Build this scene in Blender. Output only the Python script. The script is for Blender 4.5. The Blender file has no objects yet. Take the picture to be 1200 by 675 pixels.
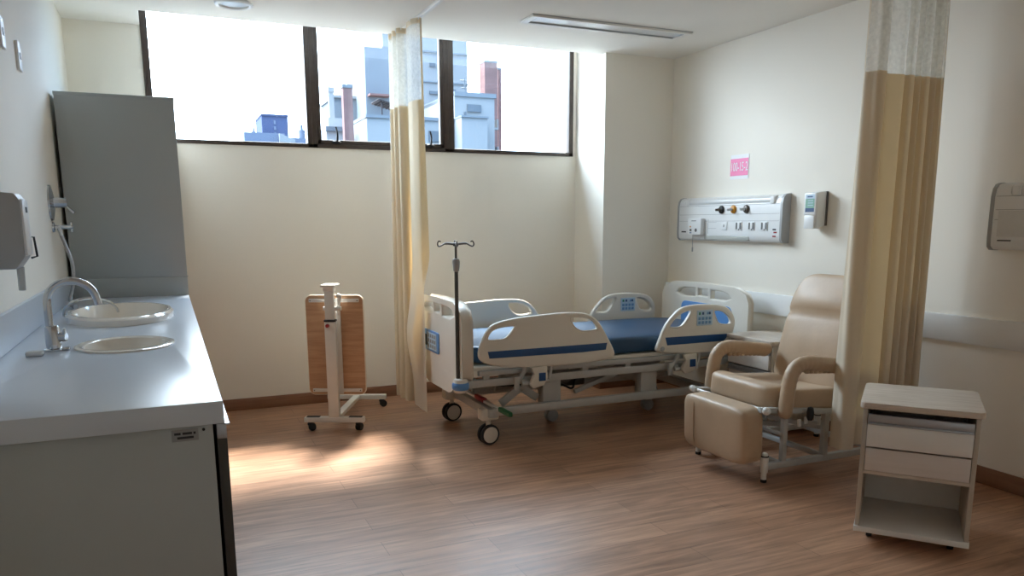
import bpy, bmesh, math, random
from mathutils import Vector, Matrix, Euler
random.seed(7)
PI = math.pi
S = bpy.context.scene
COL = S.collection

# ------------------------------------------------------------------ materials
def lin(c):
    return tuple(v / 12.92 if v <= .04045 else ((v + .055) / 1.055) ** 2.4 for v in c)
def rgb(r, g, b):
    return lin((r / 255, g / 255, b / 255)) + (1,)
def nt(name):
    m = bpy.data.materials.new(name); m.use_nodes = True
    n = m.node_tree; n.nodes.clear()
    return m, n, n.nodes.new('ShaderNodeOutputMaterial')
def pm(name, col, rough=.5, metal=0., var=.04, scale=6., bump=0., bscale=200., coat=0., spec=.5, stretch=None):
    """procedural principled material: colour broken up a little by noise, optional fine bump"""
    m, n, out = nt(name)
    b = n.nodes.new('ShaderNodeBsdfPrincipled')
    b.inputs['Roughness'].default_value = rough; b.inputs['Metallic'].default_value = metal
    b.inputs['Coat Weight'].default_value = coat; b.inputs['Specular IOR Level'].default_value = spec
    tc = n.nodes.new('ShaderNodeTexCoord'); mp = n.nodes.new('ShaderNodeMapping')
    n.links.new(tc.outputs['Object'], mp.inputs['Vector'])
    if stretch: mp.inputs['Scale'].default_value = stretch
    no = n.nodes.new('ShaderNodeTexNoise'); no.inputs['Scale'].default_value = scale; no.inputs['Detail'].default_value = 4
    n.links.new(mp.outputs['Vector'], no.inputs['Vector'])
    cr = n.nodes.new('ShaderNodeValToRGB')
    c = Vector(col[:3])
    cr.color_ramp.elements[0].position = .3; cr.color_ramp.elements[1].position = .7
    cr.color_ramp.elements[0].color = tuple(c * (1 - var)) + (1,)
    cr.color_ramp.elements[1].color = tuple(min(1, v) for v in c * (1 + var)) + (1,)
    n.links.new(no.outputs['Fac'], cr.inputs['Fac']); n.links.new(cr.outputs['Color'], b.inputs['Base Color'])
    if bump:
        n2 = n.nodes.new('ShaderNodeTexNoise'); n2.inputs['Scale'].default_value = bscale
        n.links.new(tc.outputs['Object'], n2.inputs['Vector'])
        bp = n.nodes.new('ShaderNodeBump'); bp.inputs['Strength'].default_value = bump; bp.inputs['Distance'].default_value = .002
        n.links.new(n2.outputs['Fac'], bp.inputs['Height']); n.links.new(bp.outputs['Normal'], b.inputs['Normal'])
    n.links.new(b.outputs['BSDF'], out.inputs['Surface'])
    return m
def wood(name, c1, c2, grain=(1, 14, 14), rough=.45, wscale=3.):
    m, n, out = nt(name)
    b = n.nodes.new('ShaderNodeBsdfPrincipled'); b.inputs['Roughness'].default_value = rough
    tc = n.nodes.new('ShaderNodeTexCoord'); mp = n.nodes.new('ShaderNodeMapping'); mp.inputs['Scale'].default_value = grain
    no = n.nodes.new('ShaderNodeTexNoise'); no.inputs['Scale'].default_value = wscale; no.inputs['Detail'].default_value = 6; no.inputs['Roughness'].default_value = .65
    cr = n.nodes.new('ShaderNodeValToRGB'); cr.color_ramp.elements[0].color = c1; cr.color_ramp.elements[1].color = c2
    cr.color_ramp.elements[0].position = .32; cr.color_ramp.elements[1].position = .68
    n.links.new(tc.outputs['Object'], mp.inputs['Vector']); n.links.new(mp.outputs['Vector'], no.inputs['Vector'])
    n.links.new(no.outputs['Fac'], cr.inputs['Fac']); n.links.new(cr.outputs['Color'], b.inputs['Base Color'])
    n.links.new(b.outputs['BSDF'], out.inputs['Surface'])
    return m
def floor_mat(name):
    m, n, out = nt(name)
    b = n.nodes.new('ShaderNodeBsdfPrincipled'); b.inputs['Roughness'].default_value = .42
    tc = n.nodes.new('ShaderNodeTexCoord')
    br = n.nodes.new('ShaderNodeTexBrick'); br.inputs['Scale'].default_value = 1.
    br.inputs['Brick Width'].default_value = 1.22; br.inputs['Row Height'].default_value = .152
    br.inputs['Mortar Size'].default_value = .0012; br.inputs['Mortar Smooth'].default_value = .3
    br.inputs['Color1'].default_value = FC1; br.inputs['Color2'].default_value = FC2; br.inputs['Mortar'].default_value = FCM
    br.offset = .37
    mp = n.nodes.new('ShaderNodeMapping'); mp.inputs['Scale'].default_value = (1.1, 13, 1)
    no = n.nodes.new('ShaderNodeTexNoise'); no.inputs['Scale'].default_value = 2.2; no.inputs['Detail'].default_value = 7; no.inputs['Roughness'].default_value = .62; no.inputs['Distortion'].default_value = .6
    cr = n.nodes.new('ShaderNodeValToRGB')
    cr.color_ramp.elements[0].position = .3; cr.color_ramp.elements[1].position = .72
    cr.color_ramp.elements[0].color = (.54, .5, .46, 1); cr.color_ramp.elements[1].color = (1.24, 1.22, 1.2, 1)
    mx = n.nodes.new('ShaderNodeMix'); mx.data_type = 'RGBA'; mx.blend_type = 'MULTIPLY'; mx.inputs[0].default_value = 1
    n.links.new(tc.outputs['Object'], br.inputs['Vector']); n.links.new(tc.outputs['Object'], mp.inputs['Vector'])
    n.links.new(mp.outputs['Vector'], no.inputs['Vector']); n.links.new(no.outputs['Fac'], cr.inputs['Fac'])
    n.links.new(br.outputs['Color'], mx.inputs[6]); n.links.new(cr.outputs['Color'], mx.inputs[7])
    n.links.new(mx.outputs[2], b.inputs['Base Color'])
    rr = n.nodes.new('ShaderNodeMapRange'); rr.inputs[3].default_value = .3; rr.inputs[4].default_value = .46
    n.links.new(no.outputs['Fac'], rr.inputs[0]); n.links.new(rr.outputs[0], b.inputs['Roughness'])
    bp = n.nodes.new('ShaderNodeBump'); bp.inputs['Strength'].default_value = .12; bp.inputs['Distance'].default_value = .002
    n.links.new(no.outputs['Fac'], bp.inputs['Height']); n.links.new(bp.outputs['Normal'], b.inputs['Normal'])
    n.links.new(b.outputs['BSDF'], out.inputs['Surface'])
    return m
def cloth_mat(name, col, trans, tcol):
    m, n, out = nt(name)
    d = n.nodes.new('ShaderNodeBsdfDiffuse'); t = n.nodes.new('ShaderNodeBsdfTranslucent'); mx = n.nodes.new('ShaderNodeMixShader')
    tc = n.nodes.new('ShaderNodeTexCoord'); no = n.nodes.new('ShaderNodeTexNoise'); no.inputs['Scale'].default_value = 260
    bp = n.nodes.new('ShaderNodeBump'); bp.inputs['Strength'].default_value = .15; bp.inputs['Distance'].default_value = .001
    n.links.new(tc.outputs['Object'], no.inputs['Vector']); n.links.new(no.outputs['Fac'], bp.inputs['Height'])
    n.links.new(bp.outputs['Normal'], d.inputs['Normal'])
    d.inputs['Color'].default_value = col; t.inputs['Color'].default_value = tcol; mx.inputs[0].default_value = trans
    n.links.new(d.outputs[0], mx.inputs[1]); n.links.new(t.outputs[0], mx.inputs[2]); n.links.new(mx.outputs[0], out.inputs['Surface'])
    return m
def net_mat(name, col, hole):
    m, n, out = nt(name)
    d = n.nodes.new('ShaderNodeBsdfDiffuse'); t = n.nodes.new('ShaderNodeBsdfTranslucent'); p = n.nodes.new('ShaderNodeBsdfTransparent')
    a = n.nodes.new('ShaderNodeMixShader'); b = n.nodes.new('ShaderNodeMixShader')
    d.inputs['Color'].default_value = col; t.inputs['Color'].default_value = col; a.inputs[0].default_value = .4
    tc = n.nodes.new('ShaderNodeTexCoord'); no = n.nodes.new('ShaderNodeTexNoise'); no.inputs['Scale'].default_value = 55; no.inputs['Detail'].default_value = 3
    rr = n.nodes.new('ShaderNodeMapRange'); rr.inputs[3].default_value = hole - .18; rr.inputs[4].default_value = hole + .18
    n.links.new(tc.outputs['Object'], no.inputs['Vector']); n.links.new(no.outputs['Fac'], rr.inputs[0]); n.links.new(rr.outputs[0], b.inputs[0])
    n.links.new(d.outputs[0], a.inputs[1]); n.links.new(t.outputs[0], a.inputs[2])
    n.links.new(a.outputs[0], b.inputs[1]); n.links.new(p.outputs[0], b.inputs[2]); n.links.new(b.outputs[0], out.inputs['Surface'])
    return m
def glass_mat(name, tint):
    m, n, out = nt(name)
    p = n.nodes.new('ShaderNodeBsdfTransparent'); g = n.nodes.new('ShaderNodeBsdfGlossy'); lw = n.nodes.new('ShaderNodeLayerWeight'); pw = n.nodes.new('ShaderNodeMath'); f = n.nodes.new('ShaderNodeMath'); mx = n.nodes.new('ShaderNodeMixShader')
    p.inputs['Color'].default_value = tint; g.inputs['Roughness'].default_value = .02
    lw.inputs['Blend'].default_value = .5; pw.operation = 'POWER'; pw.inputs[1].default_value = 5; f.operation = 'MULTIPLY_ADD'; f.inputs[1].default_value = .9; f.inputs[2].default_value = .04
    n.links.new(lw.outputs['Facing'], pw.inputs[0]); n.links.new(pw.outputs[0], f.inputs[0])
    n.links.new(f.outputs[0], mx.inputs[0]); n.links.new(p.outputs[0], mx.inputs[1]); n.links.new(g.outputs[0], mx.inputs[2]); n.links.new(mx.outputs[0], out.inputs['Surface'])
    return m

FC1, FC2, FCM = rgb(190, 149, 120), rgb(172, 132, 105), rgb(112, 80, 60)
M = {}
M['wall'] = pm('cream_wall_paint', rgb(241, 236, 225), .75, var=.012, scale=1.5, bump=.08, bscale=90)
M['ceiling'] = pm('ceiling_paint', rgb(236, 233, 226), .85, var=.01, scale=2)
M['floor'] = floor_mat('wood_plank_floor')
M['base'] = wood('baseboard_wood', rgb(128, 90, 66), rgb(150, 109, 83), (1, 1, 14), .5)
M['rail'] = pm('white_wall_guard', rgb(232, 233, 232), .4, var=.01)
M['winframe'] = pm('brown_window_frame', rgb(62, 50, 42), .5, var=.15, scale=20)
M['glass'] = glass_mat('window_glass', (.97, .985, 1, 1))
M['black'] = pm('black_rubber', rgb(28, 28, 30), .55, var=.1)
M['darkmetal'] = pm('dark_steel', rgb(98, 94, 90), .35, .8, var=.08, scale=30)
M['chrome'] = pm('chrome', rgb(205, 208, 212), .12, 1., var=.03, scale=20)
M['alu'] = pm('brushed_aluminium', rgb(178, 182, 188), .35, .9, var=.05, scale=40, stretch=(1, 20, 20))
M['laminate'] = pm('grey_white_laminate', rgb(174, 181, 182), .38, var=.012, scale=3)
M['worktop'] = pm('worktop_laminate', rgb(204, 213, 224), .28, var=.015, scale=4)  # blue tint puts the sky's reflection into the base colour
M['whitelam'] = pm('white_laminate', rgb(232, 231, 228), .35, var=.01, scale=3)
M['palelam'] = pm('pale_pink_grey_laminate', rgb(218, 210, 204), .4, var=.03, scale=3, stretch=(1, 16, 16))
M['darklam'] = pm('dark_door_edge', rgb(66, 62, 56), .5, var=.08)
M['ceramic'] = pm('white_ceramic', rgb(236, 232, 224), .12, var=.01, coat=.5)
M['steel'] = pm('stainless_steel', rgb(188, 190, 190), .3, .9, var=.06, scale=25)
M['bedplastic'] = pm('cream_bed_plastic', rgb(226, 220, 208), .38, var=.012, scale=5, bump=.03, bscale=300)
M['bedmetal'] = pm('light_grey_coated_steel', rgb(186, 187, 184), .42, .1, var=.03, scale=12)
M['blue'] = pm('blue_plastic', rgb(28, 76, 128), .35, var=.03)
M['panelblue'] = pm('keypad_blue', rgb(98, 150, 208), .35, var=.03)
M['keypad'] = pm('keypad_film', rgb(184, 208, 226), .35, var=.02)
M['key'] = pm('keypad_button', rgb(112, 156, 196), .4, var=.05)
M['keygreen'] = pm('keypad_green_button', rgb(60, 130, 100), .4, var=.05)
M['mattress'] = pm('blue_vinyl_mattress', rgb(27, 66, 98), .33, var=.06, scale=8, bump=.12, bscale=40)
M['red'] = pm('red_pedal', rgb(150, 34, 40), .4, var=.05)
M['green'] = pm('green_pedal', rgb(30, 100, 60), .4, var=.05)
M['whitemetal'] = pm('white_painted_steel', rgb(226, 225, 220), .35, var=.015, scale=10)
M['whiteplastic'] = pm('white_plastic', rgb(232, 234, 234), .35, var=.01)
M['greyplastic'] = pm('grey_plastic', rgb(168, 170, 172), .4, var=.02)
M['vinyl'] = pm('taupe_vinyl', rgb(188, 162, 134), .46, var=.05, scale=9, bump=.18, bscale=60)
M['oak'] = wood('oak_veneer', rgb(178, 136, 102), rgb(204, 164, 128), (1.2, 1, 16), .45, 3.5)
M['edge'] = pm('cream_edge_band', rgb(238, 226, 206), .4, var=.01)
M['ash'] = wood('ash_laminate', rgb(188, 174, 158), rgb(214, 203, 190), (1.5, 16, 16), .45, 3.5)
M['ashv'] = wood('ash_laminate_upright', rgb(178, 166, 150), rgb(204, 193, 180), (16, 16, 1.5), .45, 3.5)
M['curtain'] = cloth_mat('cream_curtain_cloth', rgb(212, 203, 186), .15, rgb(255, 214, 145))
M['net'] = net_mat('white_curtain_net', rgb(232, 230, 222), .34)
M['pink'] = pm('pink_sign', rgb(240, 128, 176), .5, var=.02)
M['paper'] = pm('white_paper', rgb(240, 240, 242), .6, var=.01)
M['amber'] = pm('amber_plastic', rgb(206, 142, 32), .35, var=.03)
M['slot'] = pm('dark_socket_slot', rgb(96, 96, 98), .5, var=.03)
M['inset'] = pm('grey_lamp_diffuser', rgb(176, 178, 172), .4, var=.02)
M['diffuser'] = pm('fluorescent_diffuser', rgb(214, 216, 216), .3, var=.02, scale=40)
M['labelblue'] = pm('label_blue', rgb(52, 84, 130), .45, var=.04)
M['labelgreen'] = pm('label_green', rgb(128, 176, 158), .45, var=.1, scale=60)
M['labelgrey'] = pm('label_grey', rgb(150, 152, 152), .5, var=.03)
M['ink'] = pm('dark_ink', rgb(46, 46, 50), .6, var=.05)
M['handblack'] = pm('black_plastic', rgb(30, 30, 30), .4, var=.05)
M['smoke'] = pm('clear_grey_plastic', rgb(190, 195, 196), .15, var=.02, coat=.4)
M['conc'] = pm('pale_concrete', rgb(128, 128, 128), .9, spec=.05, var=.05, scale=.6)
M['conc2'] = pm('grey_render', rgb(116, 118, 120), .9, spec=.05, var=.05, scale=.6)
M['conc3'] = pm('white_render', rgb(140, 137, 134), .9, spec=.05, var=.04, scale=.6)
M['farb'] = pm('distant_blue_facade', rgb(76, 82, 104), .9, spec=.05, var=.06, scale=.3)
M['farb2'] = pm('distant_pale_facade', rgb(106, 110, 122), .9, spec=.05, var=.06, scale=.3)
M['roofdark'] = pm('dark_roof_slats', rgb(70, 66, 66), 1., var=.1, spec=0.)
M['brick'] = pm('red_brick', rgb(122, 92, 86), .9, spec=.05, var=.12, scale=3)
M['bwin'] = pm('facade_window', rgb(86, 90, 94), .6, var=.1, scale=2)  # lightened so the low contrast of haze sits in the colour

# ------------------------------------------------------------------ mesh building
DG = bpy.context.evaluated_depsgraph_get
class MB:
    def __init__(s): s.bm = bmesh.new()
    def _add(s, t, mi=0, mat=None):
        if mat is not None: bmesh.ops.transform(t, matrix=mat, verts=t.verts)
        for f in t.faces: f.material_index = mi
        me = bpy.data.meshes.new('t'); t.to_mesh(me); t.free()
        s.bm.from_mesh(me); bpy.data.meshes.remove(me); return s
    def box(s, c, d, rot=None, bev=0., seg=2, mi=0, M_=None):
        t = bmesh.new(); bmesh.ops.create_cube(t, size=1)
        for v in t.verts: v.co = Vector((v.co.x * d[0], v.co.y * d[1], v.co.z * d[2]))
        if bev: bmesh.ops.bevel(t, geom=t.edges[:], offset=min(bev, min(d) * .49), segments=seg, profile=.5, affect='EDGES')
        m = Matrix.Translation(c)
        if rot: m = m @ Euler(rot).to_matrix().to_4x4()
        if M_ is not None: m = M_ @ m
        return s._add(t, mi, m)
    def b2(s, lo, hi, **k):
        return s.box([(a + b) / 2 for a, b in zip(lo, hi)], [abs(b - a) for a, b in zip(lo, hi)], **k)
    def beam(s, p, q, w, h, bev=.003, mi=0, up=(0, 0, 1)):
        p, q = Vector(p), Vector(q); d = q - p; L = d.length; x = d.normalized(); u = Vector(up)
        if abs(x.dot(u)) > .98: u = Vector((0, 1, 0))
        y = u.cross(x).normalized(); z = x.cross(y)
        m = Matrix((x, y, z)).transposed().to_4x4(); m.translation = (p + q) / 2
        return s.box((0, 0, 0), (L, w, h), bev=bev, mi=mi, M_=m)
    def cyl(s, p, q, r, r2=None, seg=24, bev=0., mi=0):
        p, q = Vector(p), Vector(q); d = q - p; t = bmesh.new()
        bmesh.ops.create_cone(t, cap_ends=True, segments=seg, radius1=r, radius2=r if r2 is None else r2, depth=d.length)
        if bev:
            e = [e for e in t.edges if any(len(f.verts) > 4 for f in e.link_faces)]
            bmesh.ops.bevel(t, geom=e, offset=bev, segments=2, profile=.5, affect='EDGES')
        m = Vector((0, 0, 1)).rotation_difference(d.normalized()).to_matrix().to_4x4(); m.translation = (p + q) / 2
        return s._add(t, mi, m)
    def sph(s, c, r, sc=(1, 1, 1), seg=20, mi=0):
        t = bmesh.new(); bmesh.ops.create_uvsphere(t, u_segments=seg, v_segments=seg // 2, radius=r)
        return s._add(t, mi, Matrix.Translation(c) @ Matrix.Diagonal((*sc, 1)))
    def tube(s, pts, r, seg=10, closed=False, mi=0, flat=1.):
        pts = [Vector(p) for p in pts]; n = len(pts); t = bmesh.new(); rings = []
        rs = r if isinstance(r, (list, tuple)) else [r] * n
        tan = []
        for i in range(n):
            a = pts[(i - 1) % n] if (closed or i > 0) else pts[i]; b = pts[(i + 1) % n] if (closed or i < n - 1) else pts[i]
            tan.append((b - a).normalized())
        u = tan[0].orthogonal().normalized()
        for i in range(n):
            u = (u - tan[i] * u.dot(tan[i])).normalized(); w = tan[i].cross(u)
            rings.append([t.verts.new(pts[i] + (u * math.cos(k * 2 * PI / seg) + w * math.sin(k * 2 * PI / seg) * flat) * rs[i]) for k in range(seg)])
        for i in range(n if closed else n - 1):
            a, b = rings[i], rings[(i + 1) % n]
            for k in range(seg): t.faces.new((a[k], a[(k + 1) % seg], b[(k + 1) % seg], b[k]))
        if not closed:
            t.faces.new(rings[0][::-1]); t.faces.new(rings[-1])
        bmesh.ops.recalc_face_normals(t, faces=t.faces)
        return s._add(t, mi)
    def lathe(s, prof, c, seg=36, sx=1., sy=1., mi=0, mat=None, cap=True):
        t = bmesh.new(); rings = []
        for r, z in prof:
            rings.append([t.verts.new((r * math.cos(k * 2 * PI / seg) * sx, r * math.sin(k * 2 * PI / seg) * sy, z)) for k in range(seg)])
        for a, b in zip(rings, rings[1:]):
            for k in range(seg): t.faces.new((a[k], a[(k + 1) % seg], b[(k + 1) % seg], b[k]))
        if cap:
            t.faces.new(rings[0][::-1]); t.faces.new(rings[-1])
        bmesh.ops.recalc_face_normals(t, faces=t.faces)
        m = Matrix.Translation(c)
        if mat is not None: m = m @ mat
        return s._add(t, mi, m)
    def prism(s, pts, axis, lo, hi, bev=0., mi=0):
        """polygon in the two other axes, extruded along axis (0,1,2) from lo to hi"""
        t = bmesh.new(); vs = []
        for a, b in pts:
            v = [a, b]; v.insert(axis, lo); vs.append(t.verts.new(v))
        f = t.faces.new(vs); r = bmesh.ops.extrude_face_region(t, geom=[f])
        d = [0, 0, 0]; d[axis] = hi - lo
        bmesh.ops.translate(t, vec=d, verts=[v for v in r['geom'] if isinstance(v, bmesh.types.BMVert)])
        bmesh.ops.recalc_face_normals(t, faces=t.faces)
        if bev: bmesh.ops.bevel(t, geom=t.edges[:], offset=bev, segments=2, profile=.5, affect='EDGES')
        return s._add(t, mi)
    def plate(s, outline, holes, depth, mat, bev=.004, mi=0, res=2):
        """filled 2-D outline with real openings, given thickness and rounded rims; local z is the thickness"""
        cu = bpy.data.curves.new('t', 'CURVE'); cu.dimensions = '2D'; cu.fill_mode = 'BOTH'
        bev = min(bev, depth * .49)
        cu.extrude = depth / 2 - bev; cu.bevel_depth = bev; cu.bevel_resolution = res; cu.offset = -bev
        for loop in [outline] + list(holes):
            sp = cu.splines.new('POLY'); sp.points.add(len(loop) - 1); sp.use_cyclic_u = True
            for p, q in zip(sp.points, loop): p.co = (q[0], q[1], 0, 1)
        return s._curve(cu, mat, mi)
    def text(s, body, size, mat, depth=.0006, mi=0, align='CENTER'):
        cu = bpy.data.curves.new('t', 'FONT'); cu.body = body; cu.size = size; cu.extrude = depth; cu.align_x = align; cu.align_y = 'CENTER'; cu.resolution_u = 3
        return s._curve(cu, mat, mi)
    def _curve(s, cu, mat, mi):
        o = bpy.data.objects.new('t', cu); COL.objects.link(o); dg = DG(); dg.update()
        me = bpy.data.meshes.new_from_object(o.evaluated_get(dg))
        bpy.data.objects.remove(o); bpy.data.curves.remove(cu)
        t = bmesh.new(); t.from_mesh(me); bpy.data.meshes.remove(me)
        bmesh.ops.remove_doubles(t, verts=t.verts, dist=1e-6); bmesh.ops.recalc_face_normals(t, faces=t.faces)
        return s._add(t, mi, mat)
    def cushion(s, c, d, p=5., n=14, rot=None, puff=0., mi=0, fn=None):
        """soft block: a cube grid rounded into a super-ellipsoid; puff swells the large faces"""
        t = bmesh.new(); bmesh.ops.create_cube(t, size=2)
        bmesh.ops.subdivide_edges(t, edges=t.edges[:], cuts=n, use_grid_fill=True)
        for v in t.verts:
            x, y, z = v.co
            k = (abs(x) ** p + abs(y) ** p + abs(z) ** p) ** (-1 / p)
            v.co = Vector((x, y, z)) * k
            x, y, z = v.co
            v.co = Vector((x * d[0] / 2, y * d[1] / 2, z * d[2] / 2 * (1 + puff * (1 - x * x) * (1 - y * y))))
            if fn: v.co = Vector(fn(v.co))
        m = Matrix.Translation(c)
        if rot: m = m @ Euler(rot).to_matrix().to_4x4()
        return s._add(t, mi, m)

INV = {}
def link(o, parent=None):
    COL.objects.link(o)
    if parent is not None: o.parent = parent
    return o
def obj(name, mb, mats, parent=None, ang=35):
    """one mesh object; parts of a thing are built where they stand and moved into the thing's frame"""
    me = bpy.data.meshes.new(name)
    if parent is not None and parent.name in INV:
        bmesh.ops.transform(mb.bm, matrix=INV[parent.name], verts=mb.bm.verts)
    mb.bm.to_mesh(me); mb.bm.free()
    for m in (mats if isinstance(mats, (list, tuple)) else [mats]): me.materials.append(m)
    me.shade_smooth()
    if ang is not None: me.set_sharp_from_angle(angle=math.radians(ang))
    o = bpy.data.objects.new(name, me); link(o, parent)
    if parent is not None and parent.name in INV: INV[o.name] = INV[parent.name]
    return o
def tag(o, label, cat, group=None):
    o['label'] = label; o['category'] = cat
    if group: o['group'] = group
    return o
def thing(name, label, cat, loc=(0, 0, 0), rotz=0., group=None, local=False):
    o = bpy.data.objects.new(name, None); o.empty_display_size = .1
    o.location = loc; o.rotation_euler = (0, 0, rotz); link(o); tag(o, label, cat, group)
    if not local: INV[o.name] = (Matrix.Translation(loc) @ Matrix.Rotation(rotz, 4, 'Z')).inverted()
    return o
def struct(o): o['kind'] = 'structure'; return o
def copy_tree(o, parent=None):
    c = o.copy(); COL.objects.link(c)
    if parent is not None: c.parent = parent
    for ch in [x for x in bpy.data.objects if x.parent == o]: copy_tree(ch, c)
    return c
def cr_loop(pts, n=5):
    out = []; m = len(pts)
    for i in range(m):
        p0, p1, p2, p3 = (Vector(pts[(i + k) % m]) for k in (-1, 0, 1, 2))
        for k in range(n):
            t = k / n
            out.append(.5 * ((2 * p1) + (p2 - p0) * t + (2 * p0 - 5 * p1 + 4 * p2 - p3) * t * t + (3 * p1 - p0 - 3 * p2 + p3) * t ** 3))
    return out
def cr_open(pts, n=6):
    pts = [Vector(p) for p in pts]; P = [pts[0] * 2 - pts[1]] + pts + [pts[-1] * 2 - pts[-2]]; out = []
    for i in range(len(pts) - 1):
        p0, p1, p2, p3 = P[i:i + 4]
        for k in range(n):
            t = k / n
            out.append(.5 * ((2 * p1) + (p2 - p0) * t + (2 * p0 - 5 * p1 + 4 * p2 - p3) * t * t + (3 * p1 - p0 - 3 * p2 + p3) * t ** 3))
    return out + [pts[-1]]
def rrect(x0, y0, x1, y1, r, n=6):
    out = []
    for cx, cy, a0 in ((x1 - r, y0 + r, -PI / 2), (x1 - r, y1 - r, 0), (x0 + r, y1 - r, PI / 2), (x0 + r, y0 + r, PI)):
        for k in range(n + 1):
            a = a0 + PI / 2 * k / n; out.append((cx + r * math.cos(a), cy + r * math.sin(a)))
    return out
def ellipse(cx, cy, a, b, n=48): return [(cx + a * math.cos(2 * PI * k / n), cy + b * math.sin(2 * PI * k / n)) for k in range(n)]
def XZ(y): return Matrix(((1, 0, 0, 0), (0, 0, -1, y), (0, 1, 0, 0), (0, 0, 0, 1)))       # outline (x,z), faces -y
def YZ(x): return Matrix(((0, 0, 1, x), (1, 0, 0, 0), (0, 1, 0, 0), (0, 0, 0, 1)))        # outline (y,z), faces +x
def YZm(x): return Matrix(((0, 0, -1, x), (-1, 0, 0, 0), (0, 1, 0, 0), (0, 0, 0, 1)))     # outline (-y,z), faces -x

# ------------------------------------------------------------------ the room
XL, XR, YB, YF, ZC = -.523, 3.94, 6.056, -.5, 2.72
YC, XC, YK = 5.572, 3.285, 5.66            # column front, column side, edge of the ceiling before the window pocket
SILL, WX0, WX1, ZT = 1.957, -.062, 3.253, 3.06
struct(obj('floor', MB().b2((XL - .1, YF - .1, -.12), (XR + .1, YB + .25, 0)), M['floor']))
c = MB().b2((XL - .1, YF - .1, ZC), (XR + .1, YK, ZC + .1)).b2((XL - .1, YK, ZC), (WX0, YB + .25, ZC + .1)).b2((XC + .03, YK, ZC), (XR + .1, YB + .25, ZC + .1))
c.b2((WX0, YK - .02, ZC + .1), (XC, YK, ZT + .05)).b2((WX0 - .1, YK - .02, ZT), (XC + .1, YB + .25, ZT + .1)).b2((WX0 - .06, YK, ZC + .1), (WX0, YB + .25, ZT + .05)).b2((XC + .03, YK, ZC + .1), (XC + .06, YB + .25, ZT + .05))
struct(obj('ceiling', c, M['ceiling']))
w = MB().b2((XL - .1, YB, 0), (WX0, YB + .25, ZC)).b2((WX0, YB, 0), (XC, YB + .25, SILL)).b2((WX1, YB, SILL), (XC, YB + .25, ZT))
struct(obj('wall_back', w, M['wall']))
struct(obj('wall_left', MB().b2((XL - .12, YF - .1, 0), (XL, YB + .25, ZC)), M['wall']))
struct(obj('wall_right', MB().b2((XR, YF - .1, 0), (XR + .12, YB + .25, ZC)), M['wall']))
struct(obj('wall_front', MB().b2((XL - .1, YF - .12, 0), (XR + .1, YF, ZC)), M['wall']))
struct(obj('wall_column', MB().b2((XC, YC, 0), (XR, YB + .25, ZT + .05)), M['wall']))
struct(obj('baseboard_back', MB().b2((XL, YB - .014, 0), (XC, YB, .09), bev=.003), M['base']))
struct(obj('baseboard_right', MB().b2((XR - .014, YF, 0), (XR, YC, .095), bev=.003), M['base']))
struct(obj('baseboard_column', MB().b2((XC - .012, YC - .014, 0), (XR, YC, .09), bev=.003).b2((XC - .014, YC - .01, 0), (XC, YB - .014, .09), bev=.003), M['base']))
g = MB().b2((XR - .022, YF, .743), (XR, YC, .892), bev=.006)
struct(obj('trim_1', g, M['rail']))
# unseen eave added outside over the window to cut off the sun
struct(obj('sun_cut_eave', MB().b2((-2.5, YB + .25, 3.3), (5.5, YB + .45, 3.6)), M['conc']))

# windows: dark brown metal frames with a pane each; the middle one opens
def win(name, x0, x1, lo, left, right, sash):
    y0, y1 = 6.044, 6.11
    f = MB().b2((x0, y0, SILL), (x0 + left, y1, ZT), bev=.003).b2((x1 - right, y0, SILL), (x1, y1, ZT), bev=.003)
    f.b2((x0, y0, SILL), (x1, y1, SILL + lo), bev=.003).b2((x0, y0, ZT - .04), (x1, y1, ZT), bev=.003)
    o = struct(obj(name, f, M['winframe']))
    a, b, z0, z1 = x0 + left, x1 - right, SILL + lo, ZT - .04
    if sash:
        s_ = MB(); t = .03
        for lo_, hi_ in (((a, 6.05, z0), (a + t, 6.095, z1)), ((b - t, 6.05, z0), (b, 6.095, z1)), ((a, 6.05, z0), (b, 6.095, z0 + t)), ((a, 6.05, z1 - t), (b, 6.095, z1))):
            s_.b2(lo_, hi_, bev=.003)
        obj('sash', s_, M['winframe'], o)
        for lx in (a + .14, b - .12):
            h = MB().b2((lx - .035, 6.028, z0 + .004), (lx + .03, 6.05, z0 + .022), bev=.004)
            h.tube(cr_open([(lx, 6.036, z0 + .01), (lx + .005, 6.03, z0 + .05), (lx + .004, 6.03, z0 + .09), (lx - .004, 6.032, z0 + .125)], 4), [.009] * 5 + [.008] * 5 + [.007] * 3, 8)
            obj('latch_handle', h, M['black'], o)
        a, b, z0, z1 = a + t, b - t, z0 + t, z1 - t
    obj('glass_pane', MB().b2((a - .005, 6.074, z0 - .005), (b + .005, 6.08, z1 + .005)), M['glass'], o)
win('window_1', WX0, 1.052, .028, .045, .037, False)
win('window_2', 1.052, 2.13, .03, .036, .042, True)
win('window_3', 2.13, WX1, .03, .042, .04, False)

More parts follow.
